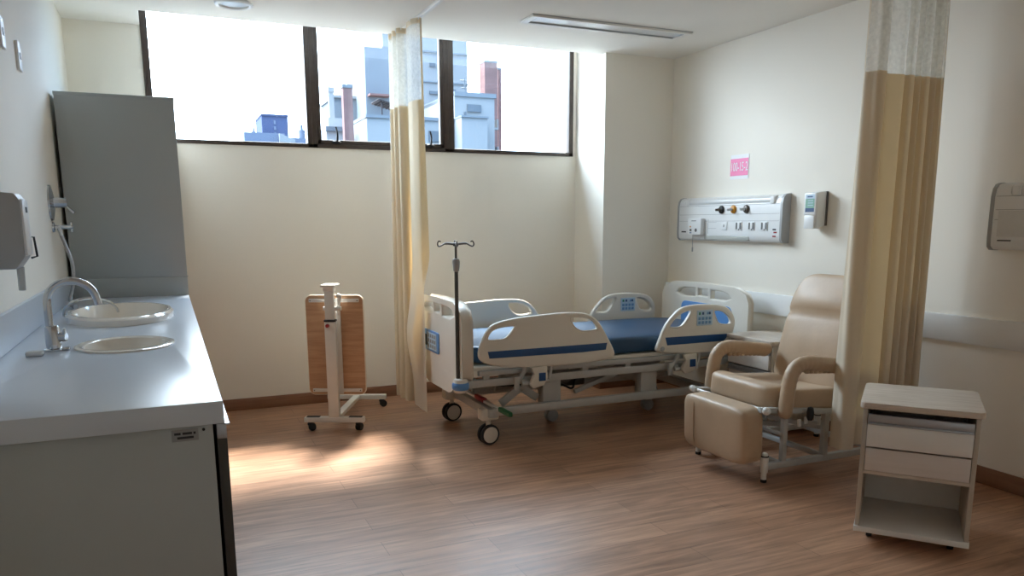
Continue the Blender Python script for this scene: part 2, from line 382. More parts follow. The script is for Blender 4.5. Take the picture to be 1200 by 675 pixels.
# ------------------------------------------------------------------ ceiling fittings
t = thing('ceiling_light', 'long recessed fluorescent ceiling light with white frame, switched off, above the bed', 'ceiling light', (2.88, 4.86, ZC))
x0, x1, y0, y1 = 2.256, 3.505, 4.755, 4.96
obj('frame', MB().plate(rrect(x0, y0, x1, y1, .01, 2), [rrect(x0 + .045, y0 + .03, x1 - .045, y1 - .03, .008, 2)], .016, Matrix.Translation((0, 0, ZC - .008)), .003), M['whitemetal'], t)
f = MB()
for a, b in (((x0 + .04, y0 + .03), (x1 - .04, y0 + .036)), ((x0 + .04, y1 - .036), (x1 - .04, y1 - .03)), ((x0 + .045, y0 + .03), (x0 + .05, y1 - .03)), ((x1 - .05, y0 + .03), (x1 - .045, y1 - .03))):
    f.b2((*a, ZC - .014), (*b, ZC))
f.b2((x0 - .003, y0 - .004, ZC - .005), (x1 + .003, y0 + .001, ZC))
obj('gasket', f, M['greyplastic'], t)
obj('diffuser', MB().b2((x0 + .048, y0 + .034, ZC - .006), (x1 - .048, y1 - .034, ZC - .001)), M['diffuser'], t)
t = thing('downlight', 'small round white recessed downlight in the ceiling near the window, cut by top edge', 'downlight', (.48, 5.265, ZC))
obj('bezel', MB().lathe([(.085, -.002), (.088, -.012), (.1, -.016), (.112, -.01), (.115, 0)], (.48, 5.265, ZC), cap=False), M['whiteplastic'], t)
obj('lens', MB().lathe([(.001, -.006), (.05, -.006), (.086, -.003)], (.48, 5.265, ZC)), M['diffuser'], t)
tag(obj('curtain_track', MB().b2((1.585, 1.9, ZC - .022), (1.612, YK - .03, ZC), bev=.003), M['whitemetal']), 'white straight curtain track on the ceiling running from the window towards the camera', 'curtain rail')
tag(obj('curtain_track', MB().b2((3.12, 2.967, ZC - .022), (XR, 2.993, ZC), bev=.003), M['whitemetal']), 'short white curtain track carrying the curtain beside the recliner, above the frame', 'curtain rail')

# ------------------------------------------------------------------ curtains
def curtain(label, path, seam, hem, top, push=None, loc=(0, 0, 0), edge=2):
    """path: plan points of the folds; net above the seam, cloth below, cloth borders down both sides"""
    t = thing('privacy_curtain', label, 'curtain', loc)
    P = cr_open([(a, b, 0) for a, b in path], 5); n = len(P)
    zs_f = [hem + (seam - hem) * k / 40 for k in range(41)]; zs_n = [seam + (top - seam) * k / 10 for k in range(11)]
    ctr = sum(P, Vector()) / n
    def pos(i, z):
        p = P[i].copy()
        h = (z - hem) / (top - hem)
        amp = 1.06 - .16 * h + .02 * math.sin(i * .7 + z * 2.2)
        q = ctr + (p - ctr) * Vector((amp, amp, 1)) if False else Vector((ctr.x + (p.x - ctr.x) * amp, ctr.y + (p.y - ctr.y) * amp, 0))
        if push: q = push(q, z, i / (n - 1))
        return Vector((q.x, q.y, z))
    def sheet(cols, zs):
        b = bmesh.new(); vs = [[b.verts.new(pos(i, z)) for i in cols] for z in zs]
        for r0, r1 in zip(vs, vs[1:]):
            for k in range(len(cols) - 1): b.faces.new((r0[k], r0[k + 1], r1[k + 1], r1[k]))
        return b
    m = MB(); m._add(sheet(range(n), zs_f))
    m._add(sheet(range(0, edge + 1), zs_n)); m._add(sheet(range(n - 1 - edge, n), zs_n))
    tape = sheet(range(n), [top - .035, top])
    m._add(tape)
    sm = sheet(range(n), [seam - .012, seam + .012])
    bmesh.ops.recalc_face_normals(m.bm, faces=m.bm.faces)
    obj('cloth_panel', m, M['curtain'], t, None)
    mn = MB(); mn._add(sheet(range(edge, n - edge), zs_n[:-1] + [top - .035]))
    obj('net_header', mn, M['net'], t, None)
    for k in range(3, n - 2, 9):
        p = pos(k, top); obj('hook', MB().tube([(p.x, p.y, top - .012), (p.x, p.y, top + .003)], .004, 6), M['whiteplastic'], t)
    return t
path1 = [(1.605, 5.0), (1.565, 5.01), (1.545, 5.06), (1.542, 5.13), (1.55, 5.21), (1.575, 5.28), (1.595, 5.31), (1.58, 5.34), (1.54, 5.335), (1.518, 5.35), (1.53, 5.39), (1.585, 5.4), (1.59, 5.43), (1.545, 5.435), (1.512, 5.45), (1.522, 5.49), (1.58, 5.5), (1.585, 5.53), (1.54, 5.535), (1.51, 5.55), (1.52, 5.59), (1.58, 5.61)]
def push1(q, z, u):
    f = max(0., min(1., (1.2 - z) / .28)); f = f * f * (3 - 2 * f)
    g_ = max(0., min(1., (5.36 - q.y) / .1))
    q = q.copy()
    q.x -= max(0, q.x - 1.545) * f * g_
    q.x -= .05 * g_ * f * math.exp(-((z - .62) / .24) ** 2) * max(0, min(1, (q.y - 5.03) / .06))
    q.y -= .035 * f * g_
    return q
curtain('cream privacy curtain with net top hanging by the window, tucked against the bed footboard', path1, 2.19, .115, ZC - .026, push1, (1.6, 5.3, .115))
path2 = [(3.275, 3.035), (3.245, 2.99), (3.25, 2.94), (3.285, 2.915), (3.325, 2.925), (3.345, 2.965), (3.345, 3.0), (3.365, 3.005), (3.395, 2.975), (3.44, 2.955), (3.485, 2.95), (3.505, 2.97), (3.502, 3.005), (3.514, 3.012), (3.52, 2.975), (3.53, 2.945), (3.567, 2.95), (3.573, 2.98), (3.571, 3.008), (3.589, 3.012), (3.595, 2.975), (3.605, 2.945), (3.617, 2.95), (3.623, 2.98), (3.621, 3.008), (3.639, 3.012), (3.645, 2.975), (3.655, 2.945), (3.685, 2.95), (3.691, 2.98), (3.689, 3.008), (3.707, 3.012), (3.713, 2.975), (3.723, 2.945), (3.73, 2.95), (3.736, 2.98), (3.734, 3.008), (3.752, 3.012), (3.758, 2.975), (3.768, 2.945), (3.79, 2.95), (3.796, 2.98), (3.794, 3.008), (3.81, 3.0), (3.82, 2.97), (3.828, 2.985)]
curtain('cream privacy curtain with net top hanging beside the recliner at the right wall', path2, 2.135, .19, ZC - .026, None, (3.54, 2.98, .19), 5)

# ------------------------------------------------------------------ counter on the left
ZW = .985
t = tag(obj('worktop', MB().plate([(XL + .003, 1.91), (.092, 1.91), (.092, YB - .003), (XL + .003, YB - .003)], [ellipse(-.16, 2.965, .138, .166), ellipse(-.215, 3.88, .195, .33)], .055, Matrix.Translation((0, 0, ZW - .0275)), .002), M['worktop']),
        'long grey white worktop with two sinks running along the left wall', 'worktop')
tag(obj('backsplash', MB().b2((XL + .001, 1.91, ZW + .001), (XL + .018, 4.94, ZW + .125), bev=.002), M['worktop']), 'low grey white backsplash strip along the left wall behind the sinks', 'backsplash')
cb = thing('base_cabinet', 'grey base cabinet under the sink worktop, end panel facing the camera', 'cabinet', (-.22, 3.4, 0))
bd = MB().b2((XL + .003, 1.925, .08), (.066, 1.945, ZW - .056), bev=.001).b2((XL + .003, 4.88, .08), (.066, 4.9, ZW - .056)).b2((XL + .003, 1.945, .08), (.066, 4.88, .1)).b2((XL + .003, 1.945, .1), (XL + .015, 4.88, ZW - .056)).b2((XL + .03, 1.96, 0), (.02, 4.86, .08))
obj('body', bd, M['laminate'], cb)
for k in range(6):
    a = 1.93 + k * .495
    d = obj('door', MB().b2((.074, a + .002, .09), (.097, a + .49, ZW - .098), bev=.001), M['darklam'], cb)
    obj('handle', MB().b2((.074, a + .002, ZW - .098), (.097, a + .49, ZW - .06), bev=.002).b2((.09, a + .002, ZW - .064), (.104, a + .49, ZW - .06)), M['alu'], d)
lb = MB().b2((-.026, 1.9235, .893), (.033, 1.925, .921))
for z, xs in ((.9115, ((-.02, -.006), (-.002, .019), (.022, .027))), (.9015, ((-.014, .022),))):
    for a, b in xs: lb.b2((a, 1.9229, z - .0028), (b, 1.9236, z + .0028), mi=1)
obj('label', lb, [M['labelgrey'], M['ink']], cb)
obj('screw_cap', MB().cyl((.045, 1.922, .917), (.045, 1.926, .917), .0035, seg=14), M['black'], cb)
tc_ = thing('tall_cabinet', 'tall plain grey cabinet standing on the far end of the worktop by the window wall', 'cabinet', (-.21, 5.4, ZW))
obj('body', MB().b2((-.502, 4.955, ZW), (.092, YB - .005, 2.085), bev=.001).b2((-.505, 4.95, 2.085), (.094, YB - .005, 2.105), bev=.002), M['laminate'], tc_)
obj('front_panel', MB().b2((-.502, 4.945, ZW + .113), (.092, 4.955, 2.085), bev=.001), M['laminate'], tc_)
obj('plinth', MB().b2((-.502, 4.945, ZW), (.092, 4.955, ZW + .107), bev=.001).b2((-.502, 4.949, ZW + .107), (.096, 4.954, ZW + .113)), M['laminate'], tc_)

def bowl(a, b, depth, rim, lip):
    return [(a + rim, 0), (a + rim, lip * .7), (a + rim * .6, lip), (a + .004, lip), (a - .006, lip * .4), (a - .015, -.02), (a * .86, -depth * .6), (a * .6, -depth * .93), (a * .15, -depth), (.001, -depth)]
s1 = thing('sink', 'small oval white sink set low in the worktop, nearest the camera, beside the tap', 'sink', (-.165, 2.965, ZW))
obj('basin', MB().lathe(bowl(.137, .177, .14, .02, .008), (-.16, 2.965, ZW), 48, 1, 1.2, cap=False), M['ceramic'], s1)
obj('drain', MB().cyl((-.16, 2.965, ZW - .141), (-.16, 2.965, ZW - .134), .025), M['chrome'], s1)
s2 = thing('sink', 'large white hopper sink with raised rim and chrome hoop, beyond the tap', 'sink', (-.215, 3.88, ZW))
obj('basin', MB().lathe(bowl(.192, .33, .18, .026, .034), (-.215, 3.88, ZW), 56, 1, 1.7, cap=False), M['ceramic'], s2)
h = [(-.325 - .1 * math.cos(a), 3.782 - .048 * math.cos(a) - .1 * math.sin(a), ZW + .032 + .075 * math.sin(a)) for a in [PI * k / 24 for k in range(25)]]
obj('grate_hoop', MB().tube(h, .006, 8), M['chrome'], s2)

tp = thing('tap', 'chrome gooseneck tap standing on the worktop beside the small sink', 'tap', (-.372, 2.93, ZW))
obj('base', MB().lathe([(.03, 0), (.03, .006), (.023, .01), (.022, .078), (.018, .084), (.001, .084)], (-.372, 2.93, ZW)), M['chrome'], tp)
arc = [(-.378, 2.93, ZW + .08), (-.378, 2.93, ZW + .16)] + [(-.378 + .073 * (1 - math.cos(a)), 2.93, ZW + .16 + .07 * math.sin(a)) for a in [PI * .94 * k / 18 for k in range(1, 19)]]
arc.append((arc[-1][0] + .006, 2.93, arc[-1][2] - .025))
obj('spout', MB().tube(arc, .0125, 14), M['chrome'], tp)
obj('lever', MB().cyl((-.352, 2.93, ZW + .045), (-.332, 2.925, ZW + .045), .017, .015).beam((-.34, 2.925, ZW + .04), (-.336, 2.915, ZW + .075), .012, .008), M['chrome'], tp)
obj('sensor', MB().b2((-.352, 2.915, ZW), (-.325, 2.94, ZW + .01), bev=.003), M['chrome'], tp)
tag(obj('soap_bar', MB().box((-.415, 2.835, ZW + .008), (.05, .035, .016), bev=.006, seg=3), M['whiteplastic']), 'small pale translucent block lying on the worktop by the tap', 'soap')

# fittings on the left wall
v = thing('shower_valve', 'round chrome valve plate with lever on the left wall above the hose tap', 'valve', (XL, 4.53, 1.505))
RY = Matrix.Rotation(PI / 2, 4, 'Y')
obj('plate', MB().lathe([(.09, 0), (.088, .008), (.06, .014), (.035, .018), (.001, .018)], (XL, 4.53, 1.505), mat=RY), M['chrome'], v)
obj('lever', MB().cyl((XL + .015, 4.53, 1.505), (XL + .075, 4.53, 1.505), .026, .023).beam((XL + .05, 4.53, 1.51), (XL + .105, 4.515, 1.455), .018, .01), M['chrome'], v)
v = thing('wall_tap', 'small chrome wall tap with cross handle feeding a flexible hose', 'tap', (XL, 4.53, 1.385))
obj('flange', MB().lathe([(.026, 0), (.024, .008), (.012, .012), (.001, .012)], (XL, 4.53, 1.385), mat=RY), M['chrome'], v)
obj('body', MB().cyl((XL, 4.53, 1.385), (XL + .075, 4.53, 1.385), .011).cyl((XL + .028, 4.53, 1.39), (XL + .034, 4.53, 1.345), .012, .009), M['chrome'], v)
obj('cross_handle', MB().beam((XL + .085, 4.53, 1.36), (XL + .085, 4.53, 1.41), .01, .01).beam((XL + .085, 4.505, 1.385), (XL + .085, 4.555, 1.385), .01, .01).cyl((XL + .07, 4.53, 1.385), (XL + .092, 4.53, 1.385), .01), M['chrome'], v)
tag(obj('spray_hose', MB().tube(cr_open([(XL + .034, 4.53, 1.345), (XL + .05, 4.525, 1.29), (XL + .072, 4.51, 1.2), (XL + .068, 4.5, 1.1), (XL + .05, 4.48, 1.03), (XL + .06, 4.42, ZW + .014)], 6), .0085, 9).cyl((XL + .06, 4.43, ZW + .015), (XL + .09, 4.3, ZW + .016), .014, .012), M['alu']), 'grey flexible spray hose hanging from the wall tap down to the worktop', 'hose')

d = thing('towel_dispenser', 'grey and white paper towel dispenser on the left wall at the frame edge', 'dispenser', (XL, 2.87, 1.28))
obj('housing', MB().prism([(XL, 1.265), (-.425, 1.265), (-.4, 1.30), (-.396, 1.47), (-.41, 1.492), (XL, 1.502)], 1, 2.755, 2.87, .004), M['greyplastic'], d)
obj('front_cover', MB().b2((-.402, 2.762, 1.305), (-.391, 2.865, 1.475), bev=.006), M['whiteplastic'], d)
ic = MB()
for z0_, z1_ in ((1.435, 1.452),): ic.b2((-.3912, 2.80, z0_), (-.3904, 2.835, z1_))
obj('icon', ic, M['ink'], d)
obj('lever_loop', MB().tube([(-.4, 2.86, 1.36), (-.385, 2.862, 1.36), (-.381, 2.862, 1.30), (-.398, 2.86, 1.295)], .0035, 8), M['black'], d)
obj('nozzle', MB().cyl((-.428, 2.845, 1.268), (-.43, 2.847, 1.195), .011, .01), M['smoke'], d)
for (y0_, lab) in ((3.99, 'white wall plate with small dark dot high on the left wall'), (3.62, 'white wall plate half cut by the left frame edge, high on the left wall')):
    p = thing('wall_plate', lab, 'switch', (XL, y0_, 2.1), group=None)
    z0 = 2.10 if y0_ > 3.8 else 2.12
    obj('plate', MB().plate(rrect(-y0_ - .04, z0 - .06, -y0_ + .04, z0 + .06, .012), [], .012, Matrix(((0, 0, 1, XL + .006), (-1, 0, 0, 0), (0, 1, 0, 0), (0, 0, 0, 1))), .003), M['whiteplastic'], p)
    obj('rocker', MB().b2((XL + .012, y0_ - .014, z0 - .012), (XL + .015, y0_ + .014, z0 + .014), bev=.002), M['greyplastic'], p)

# ------------------------------------------------------------------ overbed table, folded (built in its own frame: x along the feet, y to the back)
ot = thing('overbed_table', 'folded overbed table with oak top tilted upright on white wheeled stand', 'table', (.956, 5.167, 0), math.radians(-25), local=True)
obj('foot_bar', MB().b2((-.205, -.025, .062), (.205, .025, .097), bev=.004).b2((-.19, -.02, .097), (-.1, .02, .1), mi=1).b2((.1, -.02, .097), (.19, .02, .1), mi=1), [M['whitemetal'], M['black']], ot)
obj('foot_bar', MB().b2((-.225, .675, .062), (.225, .725, .097), bev=.004), M['whitemetal'], ot)
obj('spine_bar', MB().b2((-.025, .025, .064), (.025, .675, .095), bev=.004), M['whitemetal'], ot)
for cx, cy, a in ((-.17, 0, .3), (.16, 0, 1.2), (.19, .7, .4), (-.19, .7, .9)):
    cs = obj('caster', MB().cyl((cx, cy, .064), (cx, cy, .05), .014).sph((cx, cy, .047), .02, (1, 1, .8)).beam((cx, cy, .058), (cx + .02 * math.cos(a), cy + .02 * math.sin(a), .03), .024, .02), M['black'], ot)
    wv = Vector((-math.sin(a), math.cos(a), 0))
    for sgn in (-1, 1):
        q = Vector((cx + .012 * math.cos(a), cy + .012 * math.sin(a), .026)) + wv * .011 * sgn
        obj('wheel', MB().cyl(q - wv * .008, q + wv * .008, .026, bev=.004), M['black'], cs)
obj('lower_post', MB().b2((-.036, -.026, .097), (.036, .026, .752), bev=.005), M['whitemetal'], ot)
obj('collar', MB().b2((-.038, -.028, .752), (.038, .028, .766), bev=.003), M['black'], ot)
obj('upper_post', MB().b2((-.03, -.021, .766), (.03, .021, .955), bev=.004), M['whitemetal'], ot)
obj('top_bracket', MB().b2((-.05, -.04, .985), (.048, .1, 1.0), bev=.004).b2((-.034, -.024, .955), (.034, .03, .985), bev=.003), M['whitemetal'], ot)
obj('height_knob', MB().cyl((-.012, -.026, .728), (-.012, -.05, .728), .012, bev=.003).cyl((-.012, -.05, .728), (-.012, -.054, .728), .008), M['red'], ot)
obj('hinge_arm', MB().tube(cr_open([(.045, .03, .93), (.06, .04, .915), (.05, .04, .88), (.045, .045, .83), (.04, .05, .79)], 4), .013, 10).cyl((-.045, .01, .838), (.075, .01, .838), .014).sph((.062, .0, .925), .016), M['whitemetal'], ot)
obj('support_rail', MB().b2((.018, .075, .24), (.05, .088, .9), bev=.003), M['whitemetal'], ot)
tt = obj('table_top', MB().plate(rrect(-.196, .228, .204, .922, .045, 8), [], .02, XZ(.112), .006), M['edge'], ot)
obj('veneer', MB().plate(rrect(-.19, .234, .198, .916, .04, 8), [], .004, XZ(.1015), .001), M['oak'], ot)
for z in (.884, .262):
    cb_ = obj('cross_bar', MB().b2((-.165, .088, z - .012), (.175, .0995, z + .012), bev=.002), M['whitemetal'], ot)
    for x in (-.155, .165): obj('screw', MB().cyl((x, .084, z), (x, .09, z), .004, seg=10), M['darkmetal'], cb_)

# ------------------------------------------------------------------ the hospital bed
bed = thing('hospital_bed', 'adjustable hospital bed with cream plastic rails and blue mattress, bare', 'bed', (2.7, 4.79, 0))
YN, YFAR = 4.30, 5.28
FR_OUT = [(1.692, .568), (1.675, .621), (1.699, .694), (1.734, .756), (1.784, .795), (1.916, .821), (2.071, .831), (2.219, .838), (2.371, .833), (2.449, .812), (2.506, .77), (2.564, .687), (2.63, .567), (2.625, .532), (2.579, .515), (2.31, .5), (1.935, .511), (1.782, .533)]
FR_H1 = [(1.734, .701), (1.759, .75), (1.814, .77), (1.905, .776), (1.91, .76), (1.854, .702), (1.794, .695)]
FR_H2 = [(2.306, .805), (2.405, .801), (2.461, .777), (2.495, .731), (2.473, .717), (2.384, .716), (2.328, .75)]
FR_ST = [(1.731, .626), (1.742, .583), (2.375, .577), (2.561, .582), (2.571, .627), (2.146, .626)]
HR_OUT = [(2.958, .555), (2.978, .604), (3.021, .702), (3.085, .776), (3.15, .823), (3.244, .841), (3.354, .842), (3.481, .83), (3.553, .804), (3.6, .75), (3.615, .691), (3.597, .628), (3.568, .553), (3.498, .515), (3.301, .506), (3.028, .521), (2.974, .537)]
HR_H1 = [(3.061, .711), (3.112, .769), (3.178, .799), (3.225, .808), (3.232, .791), (3.181, .721), (3.142, .697), (3.074, .699)]
HR_H2 = [(3.429, .793), (3.497, .787), (3.557, .746), (3.575, .705), (3.545, .692), (3.473, .704), (3.443, .746)]
HR_ST = [(3.024, .632), (3.042, .577), (3.516, .578), (3.547, .607), (3.549, .627)]
def poly_off(pts, s_):
    c_ = sum((Vector(p) for p in pts), Vector((0, 0))) / len(pts)
    return [c_ + (Vector(p) - c_) * s_ for p in pts]
for Y, sg in ((YN, -1), (YFAR, 1)):
    for out, holes, st, head in ((FR_OUT, (FR_H1, FR_H2), FR_ST, False), (HR_OUT, (HR_H1, HR_H2), HR_ST, True)):
        r = obj('side_rail', MB().plate(cr_loop(out), [cr_loop(h_, 4) for h_ in holes], .036, XZ(Y), .013, res=3), M['bedplastic'], bed, 50)
        for h_ in holes:
            q = [(p.x, Y + sg * .014, p.y) for p in cr_loop(poly_off(h_, 1.03), 4)]
            obj('grip_rim', MB().tube(q, .0055, 8, True), M['bedplastic'], r, 60)
        obj('blue_stripe', MB().plate(st, [], .004, XZ(Y + sg * .018), .001), M['blue'], r)
        if head:
            for s2_ in ((sg,) if sg < 0 else (-1,)):
                yp = Y + s2_ * .0195
                cp = obj('control_panel', MB().plate(rrect(3.278, .697, 3.41, .803, .006, 3), [], .004, XZ(yp), .001), M['keypad'], r)
                ky = MB()
                for i in range(4):
                    for j in range(2): ky.b2((3.29 + i * .029, yp - .0035, .708 + j * .028), (3.311 + i * .029, yp - .0015, .728 + j * .028), bev=.002, mi=0)
                for i, mi in ((0, 1), (1, 2), (2.4, 0), (3, 2)): ky.b2((3.292 + i * .028, yp - .0035, .772), (3.308 + i * .028, yp - .0015, .79), bev=.002, mi=mi)
                obj('button', ky, [M['key'], M['keygreen'], M['labelblue']], cp)
            obj('rail_cap', MB().cyl((3.005, Y + sg * .015, .555), (3.005, Y + sg * .021, .555), .017, bev=.002), M['greyplastic'], r)
        # release latch and swing arms below the rail
        xa = 2.07 if not head else 3.225
        yi = Y - sg * .005
        br = obj('rail_bracket', MB().prism([(xa - .05, .505), (xa + .062, .508), (xa + .068, .43), (xa + .04, .385), (xa - .03, .37), (xa - .058, .40), (xa - .025, .46)], 1, yi - .03 * (1 if sg < 0 else 0) , yi + .03 * (0 if sg < 0 else 1), .005), M['bedplastic'], bed)
        obj('release_button', MB().b2((xa + .004, yi + sg * .029, .415), (xa + .052, yi + sg * .034, .468), bev=.003), M['blue'], br)
        arm = MB()
        arm.tube(cr_open([(xa - .075, yi, .52), (xa - .09, yi, .47), (xa - .13, yi, .42), (xa - .135, yi, .37)], 5), .014, 8)
        arm.tube(cr_open([(xa + .1, yi, .52), (xa + .1, yi, .47), (xa + .085, yi, .42)], 5), .012, 8)
        arm.b2((xa - .15, yi - .012, .365), (xa - .12, yi + .012, .45), bev=.004)
        arm.cyl((xa - .1, yi, .4), (xa + .09, yi, .405), .012)
        arm.b2((xa - .1, yi - (.0 if sg < 0 else .07), .40), (xa - .07, yi + (.07 if sg < 0 else .0), .43))
        obj('rail_arm', arm, M['bedmetal'], bed)
def board(c, hw, ztop, zlo, x0, x1, cham):
    z = ztop
    o = [(c - hw, .62), (c - hw, z - .1), (c - hw + .03, z - .045), (c - hw + .14, z - .006), (c, z + .002), (c + hw - .14, z - .006), (c + hw - .03, z - .045), (c + hw, z - .1), (c + hw, .62)]
    lo = [(c + hw, zlo + cham), (c + hw - .02, zlo + cham - .02), (c + hw * .55, zlo + .01), (c + hw * .45, zlo), (c - hw * .45, zlo), (c - hw * .55, zlo + .01), (c - hw + .02, zlo + cham - .02), (c - hw, zlo + cham)]
    hs = [[(c + .095, z - .095), (c + .26, z - .095), (c + .33, z - .075), (c + .30, z - .05), (c + .23, z - .034), (c + .095, z - .03)],
          [(c - .06, z - .082), (c + .055, z - .082), (c + .055, z - .03), (c - .06, z - .03)],
          [(c - .1, z - .095), (c - .26, z - .095), (c - .33, z - .075), (c - .30, z - .05), (c - .23, z - .034), (c - .1, z - .03)]]
    m = MB().plate(o + lo, hs, x1 - x0, YZ((x0 + x1) / 2), .016, res=4)
    return m, hs
m, hs = board(4.785, .455, .908, .345, 1.575, 1.65, .13)
fb = obj('footboard', m, M['bedplastic'], bed, 50)
obj('control_panel', MB().plate(rrect(4.735, .548, 5.1, .69, .02, 4), [], .008, YZ(1.572), .003), M['panelblue'], fb)
cp = obj('keypad', MB().plate(rrect(4.775, .562, 4.97, .676, .006, 3), [], .004, YZ(1.567), .001), M['keypad'], fb)
kb = MB()
for i in range(4):
    for j in range(3): kb.b2((1.5635, 4.79 + i * .044, .573 + j * .035), (1.5665, 4.82 + i * .044, .597 + j * .035), bev=.002)
kb_o = obj('button', kb, M['labelgrey'], fb)
obj('display', MB().b2((1.563, 4.978, .58), (1.569, 5.05, .655), bev=.002), M['black'], fb)
m, hs = board(4.825, .51, .92, .42, 3.735, 3.785, .06)
hb = obj('headboard', m, M['bedplastic'], bed, 50)
obj('blue_inset', MB().plate(rrect(4.47, .55, 5.08, .785, .05, 5), [], .006, YZ(3.733), .002), M['panelblue'], hb)
# mattress and deck
obj('mattress', MB().cushion((2.69, 4.79, .585), (2.05, .86, .125), 9, 18, puff=.0), M['mattress'], bed, 60)
dk = MB().b2((1.67, 4.365, .495), (2.62, 5.215, .52), bev=.004).b2((2.63, 4.365, .495), (3.72, 5.215, .52), bev=.004)
obj('deck', dk, M['bedplastic'], bed)
uf = MB()
for y in (4.365, 5.215):
    uf.b2((1.62, y - .02, .393), (3.73, y + .02, .44), bev=.004)
    uf.b2((1.7, y - .018, .462), (3.7, y + .018, .494), bev=.003)
    for x in (1.75, 2.45, 2.78, 3.6): uf.b2((x - .02, y - .012, .438), (x + .02, y + .012, .465))
for x in (1.66, 2.2, 2.9, 3.68): uf.b2((x - .025, 4.375, .398), (x + .025, 5.205, .435), bev=.003)
uf.b2((1.64, 4.45, .37), (1.72, 5.13, .43), bev=.004)
obj('upper_frame', uf, M['bedmetal'], bed)
lf = MB()
for y in (4.37, 5.17): lf.b2((1.8, y - .02, .198), (3.5, y + .02, .25), bev=.005)
for x in (1.8, 3.46): lf.b2((x - .03, 4.36, .185), (x + .03, 5.18, .24), bev=.004)
lf.b2((1.82, 4.75, .25), (3.4, 4.81, .29), bev=.004)
obj('base_frame', lf, M['bedmetal'], bed)
for x in (2.22, 2.97):
    obj('lift_column', MB().b2((x - .065, 4.38, .2), (x + .065, 4.46, .4), bev=.006).b2((x - .05, 5.1, .2), (x + .05, 5.17, .4), bev=.006).b2((x - .04, 4.46, .3), (x + .04, 5.1, .36), bev=.004), M['bedmetal'], bed)
obj('lift_actuator', MB().cyl((1.95, 4.72, .3), (2.5, 4.72, .36), .03).cyl((2.5, 4.72, .36), (2.75, 4.72, .385), .014), M['bedmetal'], bed)
obj('lift_actuator', MB().cyl((2.95, 4.9, .28), (3.4, 4.9, .36), .03), M['bedmetal'], bed)
obj('control_box', MB().b2((2.35, 4.55, .3), (2.56, 4.86, .37), bev=.01), M['darkmetal'], bed)
obj('lift_arm', MB().beam((2.45, 4.5, .27), (2.8, 4.5, .38), .03, .03), M['bedmetal'], bed)
obj('lift_arm', MB().beam((1.88, 4.44, .255), (2.02, 4.44, .35), .025, .05), M['bedmetal'], bed)
obj('lift_arm', MB().beam((2.02, 4.44, .35), (2.14, 4.44, .27), .025, .05), M['bedmetal'], bed)
obj('cable', MB().tube(cr_open([(1.75, 4.6, .38), (1.9, 4.45, .37), (2.3, 4.5, .34), (2.42, 4.48, .30), (2.5, 4.55, .35), (2.7, 4.5, .37), (3.1, 4.52, .36), (3.3, 4.6, .37)], 6), .008, 7), M['black'], bed)
obj('power_cord', MB().tube(cr_open([(3.45, 4.5, .22), (3.56, 4.42, .12), (3.64, 4.36, .03), (3.75, 4.35, .012), (3.86, 4.4, .012)], 6), .006, 7), M['black'], bed)
for cx, cy, a in ((1.79, 4.43, .12), (1.775, 5.09, .12), (3.45, 4.43, .3), (3.45, 5.08, .3)):
    ax = Vector((math.sin(a) , -math.cos(a), 0)); R = .066
    cs = obj('caster', MB().box((cx, cy, .2), (.12, .085, .075), bev=.012).cyl((cx, cy, .17), (cx, cy, .115), .016).box((cx, cy, .105), (.03, .02, .07), bev=.006), M['bedplastic'], bed)
    for sgn in (-1, 1):
        q = Vector((cx, cy, R)) + ax * .021 * sgn
        wh = obj('wheel', MB().lathe([(.052, -.013), (R - .005, -.012), (R, -.007), (R, .007), (R - .005, .012), (.052, .013)], q, 36, mat=Vector((0, 0, 1)).rotation_difference(ax).to_matrix().to_4x4(), cap=False), M['black'], cs)
        obj('hub_cap', MB().cyl(q - ax * .0125, q + ax * .0125, .053, bev=.003, seg=36), M['bedplastic'], wh)
for cx in (2.418, 3.228):
    gw = obj('centre_caster', MB().b2((cx - .02, 4.757, .09), (cx + .02, 4.803, .252), bev=.004).box((cx, 4.78, .1), (.07, .075, .03), bev=.01), M['bedplastic'], bed)
    obj('wheel', MB().cyl((cx, 4.752, .045), (cx, 4.808, .045), .045, bev=.006), M['greyplastic'], gw)
bp = obj('brake_pedal', MB().beam((1.78, 4.90, .275), (1.84, 4.2, .235), .024, .018), M['whitemetal'], bed)
obj('brake_pad', MB().beam((1.8, 4.665, .267), (1.811, 4.535, .2595), .03, .03, bev=.006), M['red'], bp)
obj('steer_pad', MB().beam((1.829, 4.33, .2475), (1.842, 4.19, .2395), .03, .03, bev=.006), M['green'], bp)
for cx, cy in ((1.575, 4.345), (1.575, 5.225)):
    bu = obj('corner_bumper', MB().cyl((cx, cy, .375), (cx, cy, .46), .044, bev=.01).beam((cx, cy, .42), (1.66, 4.40 if cy < 5 else 5.17, .42), .05, .045), M['bedplastic'], bed)
    obj('blue_roller', MB().lathe([(.046, -.022), (.052, -.014), (.053, .0), (.052, .014), (.046, .022)], (cx, cy, .415)), M['panelblue'], bu)
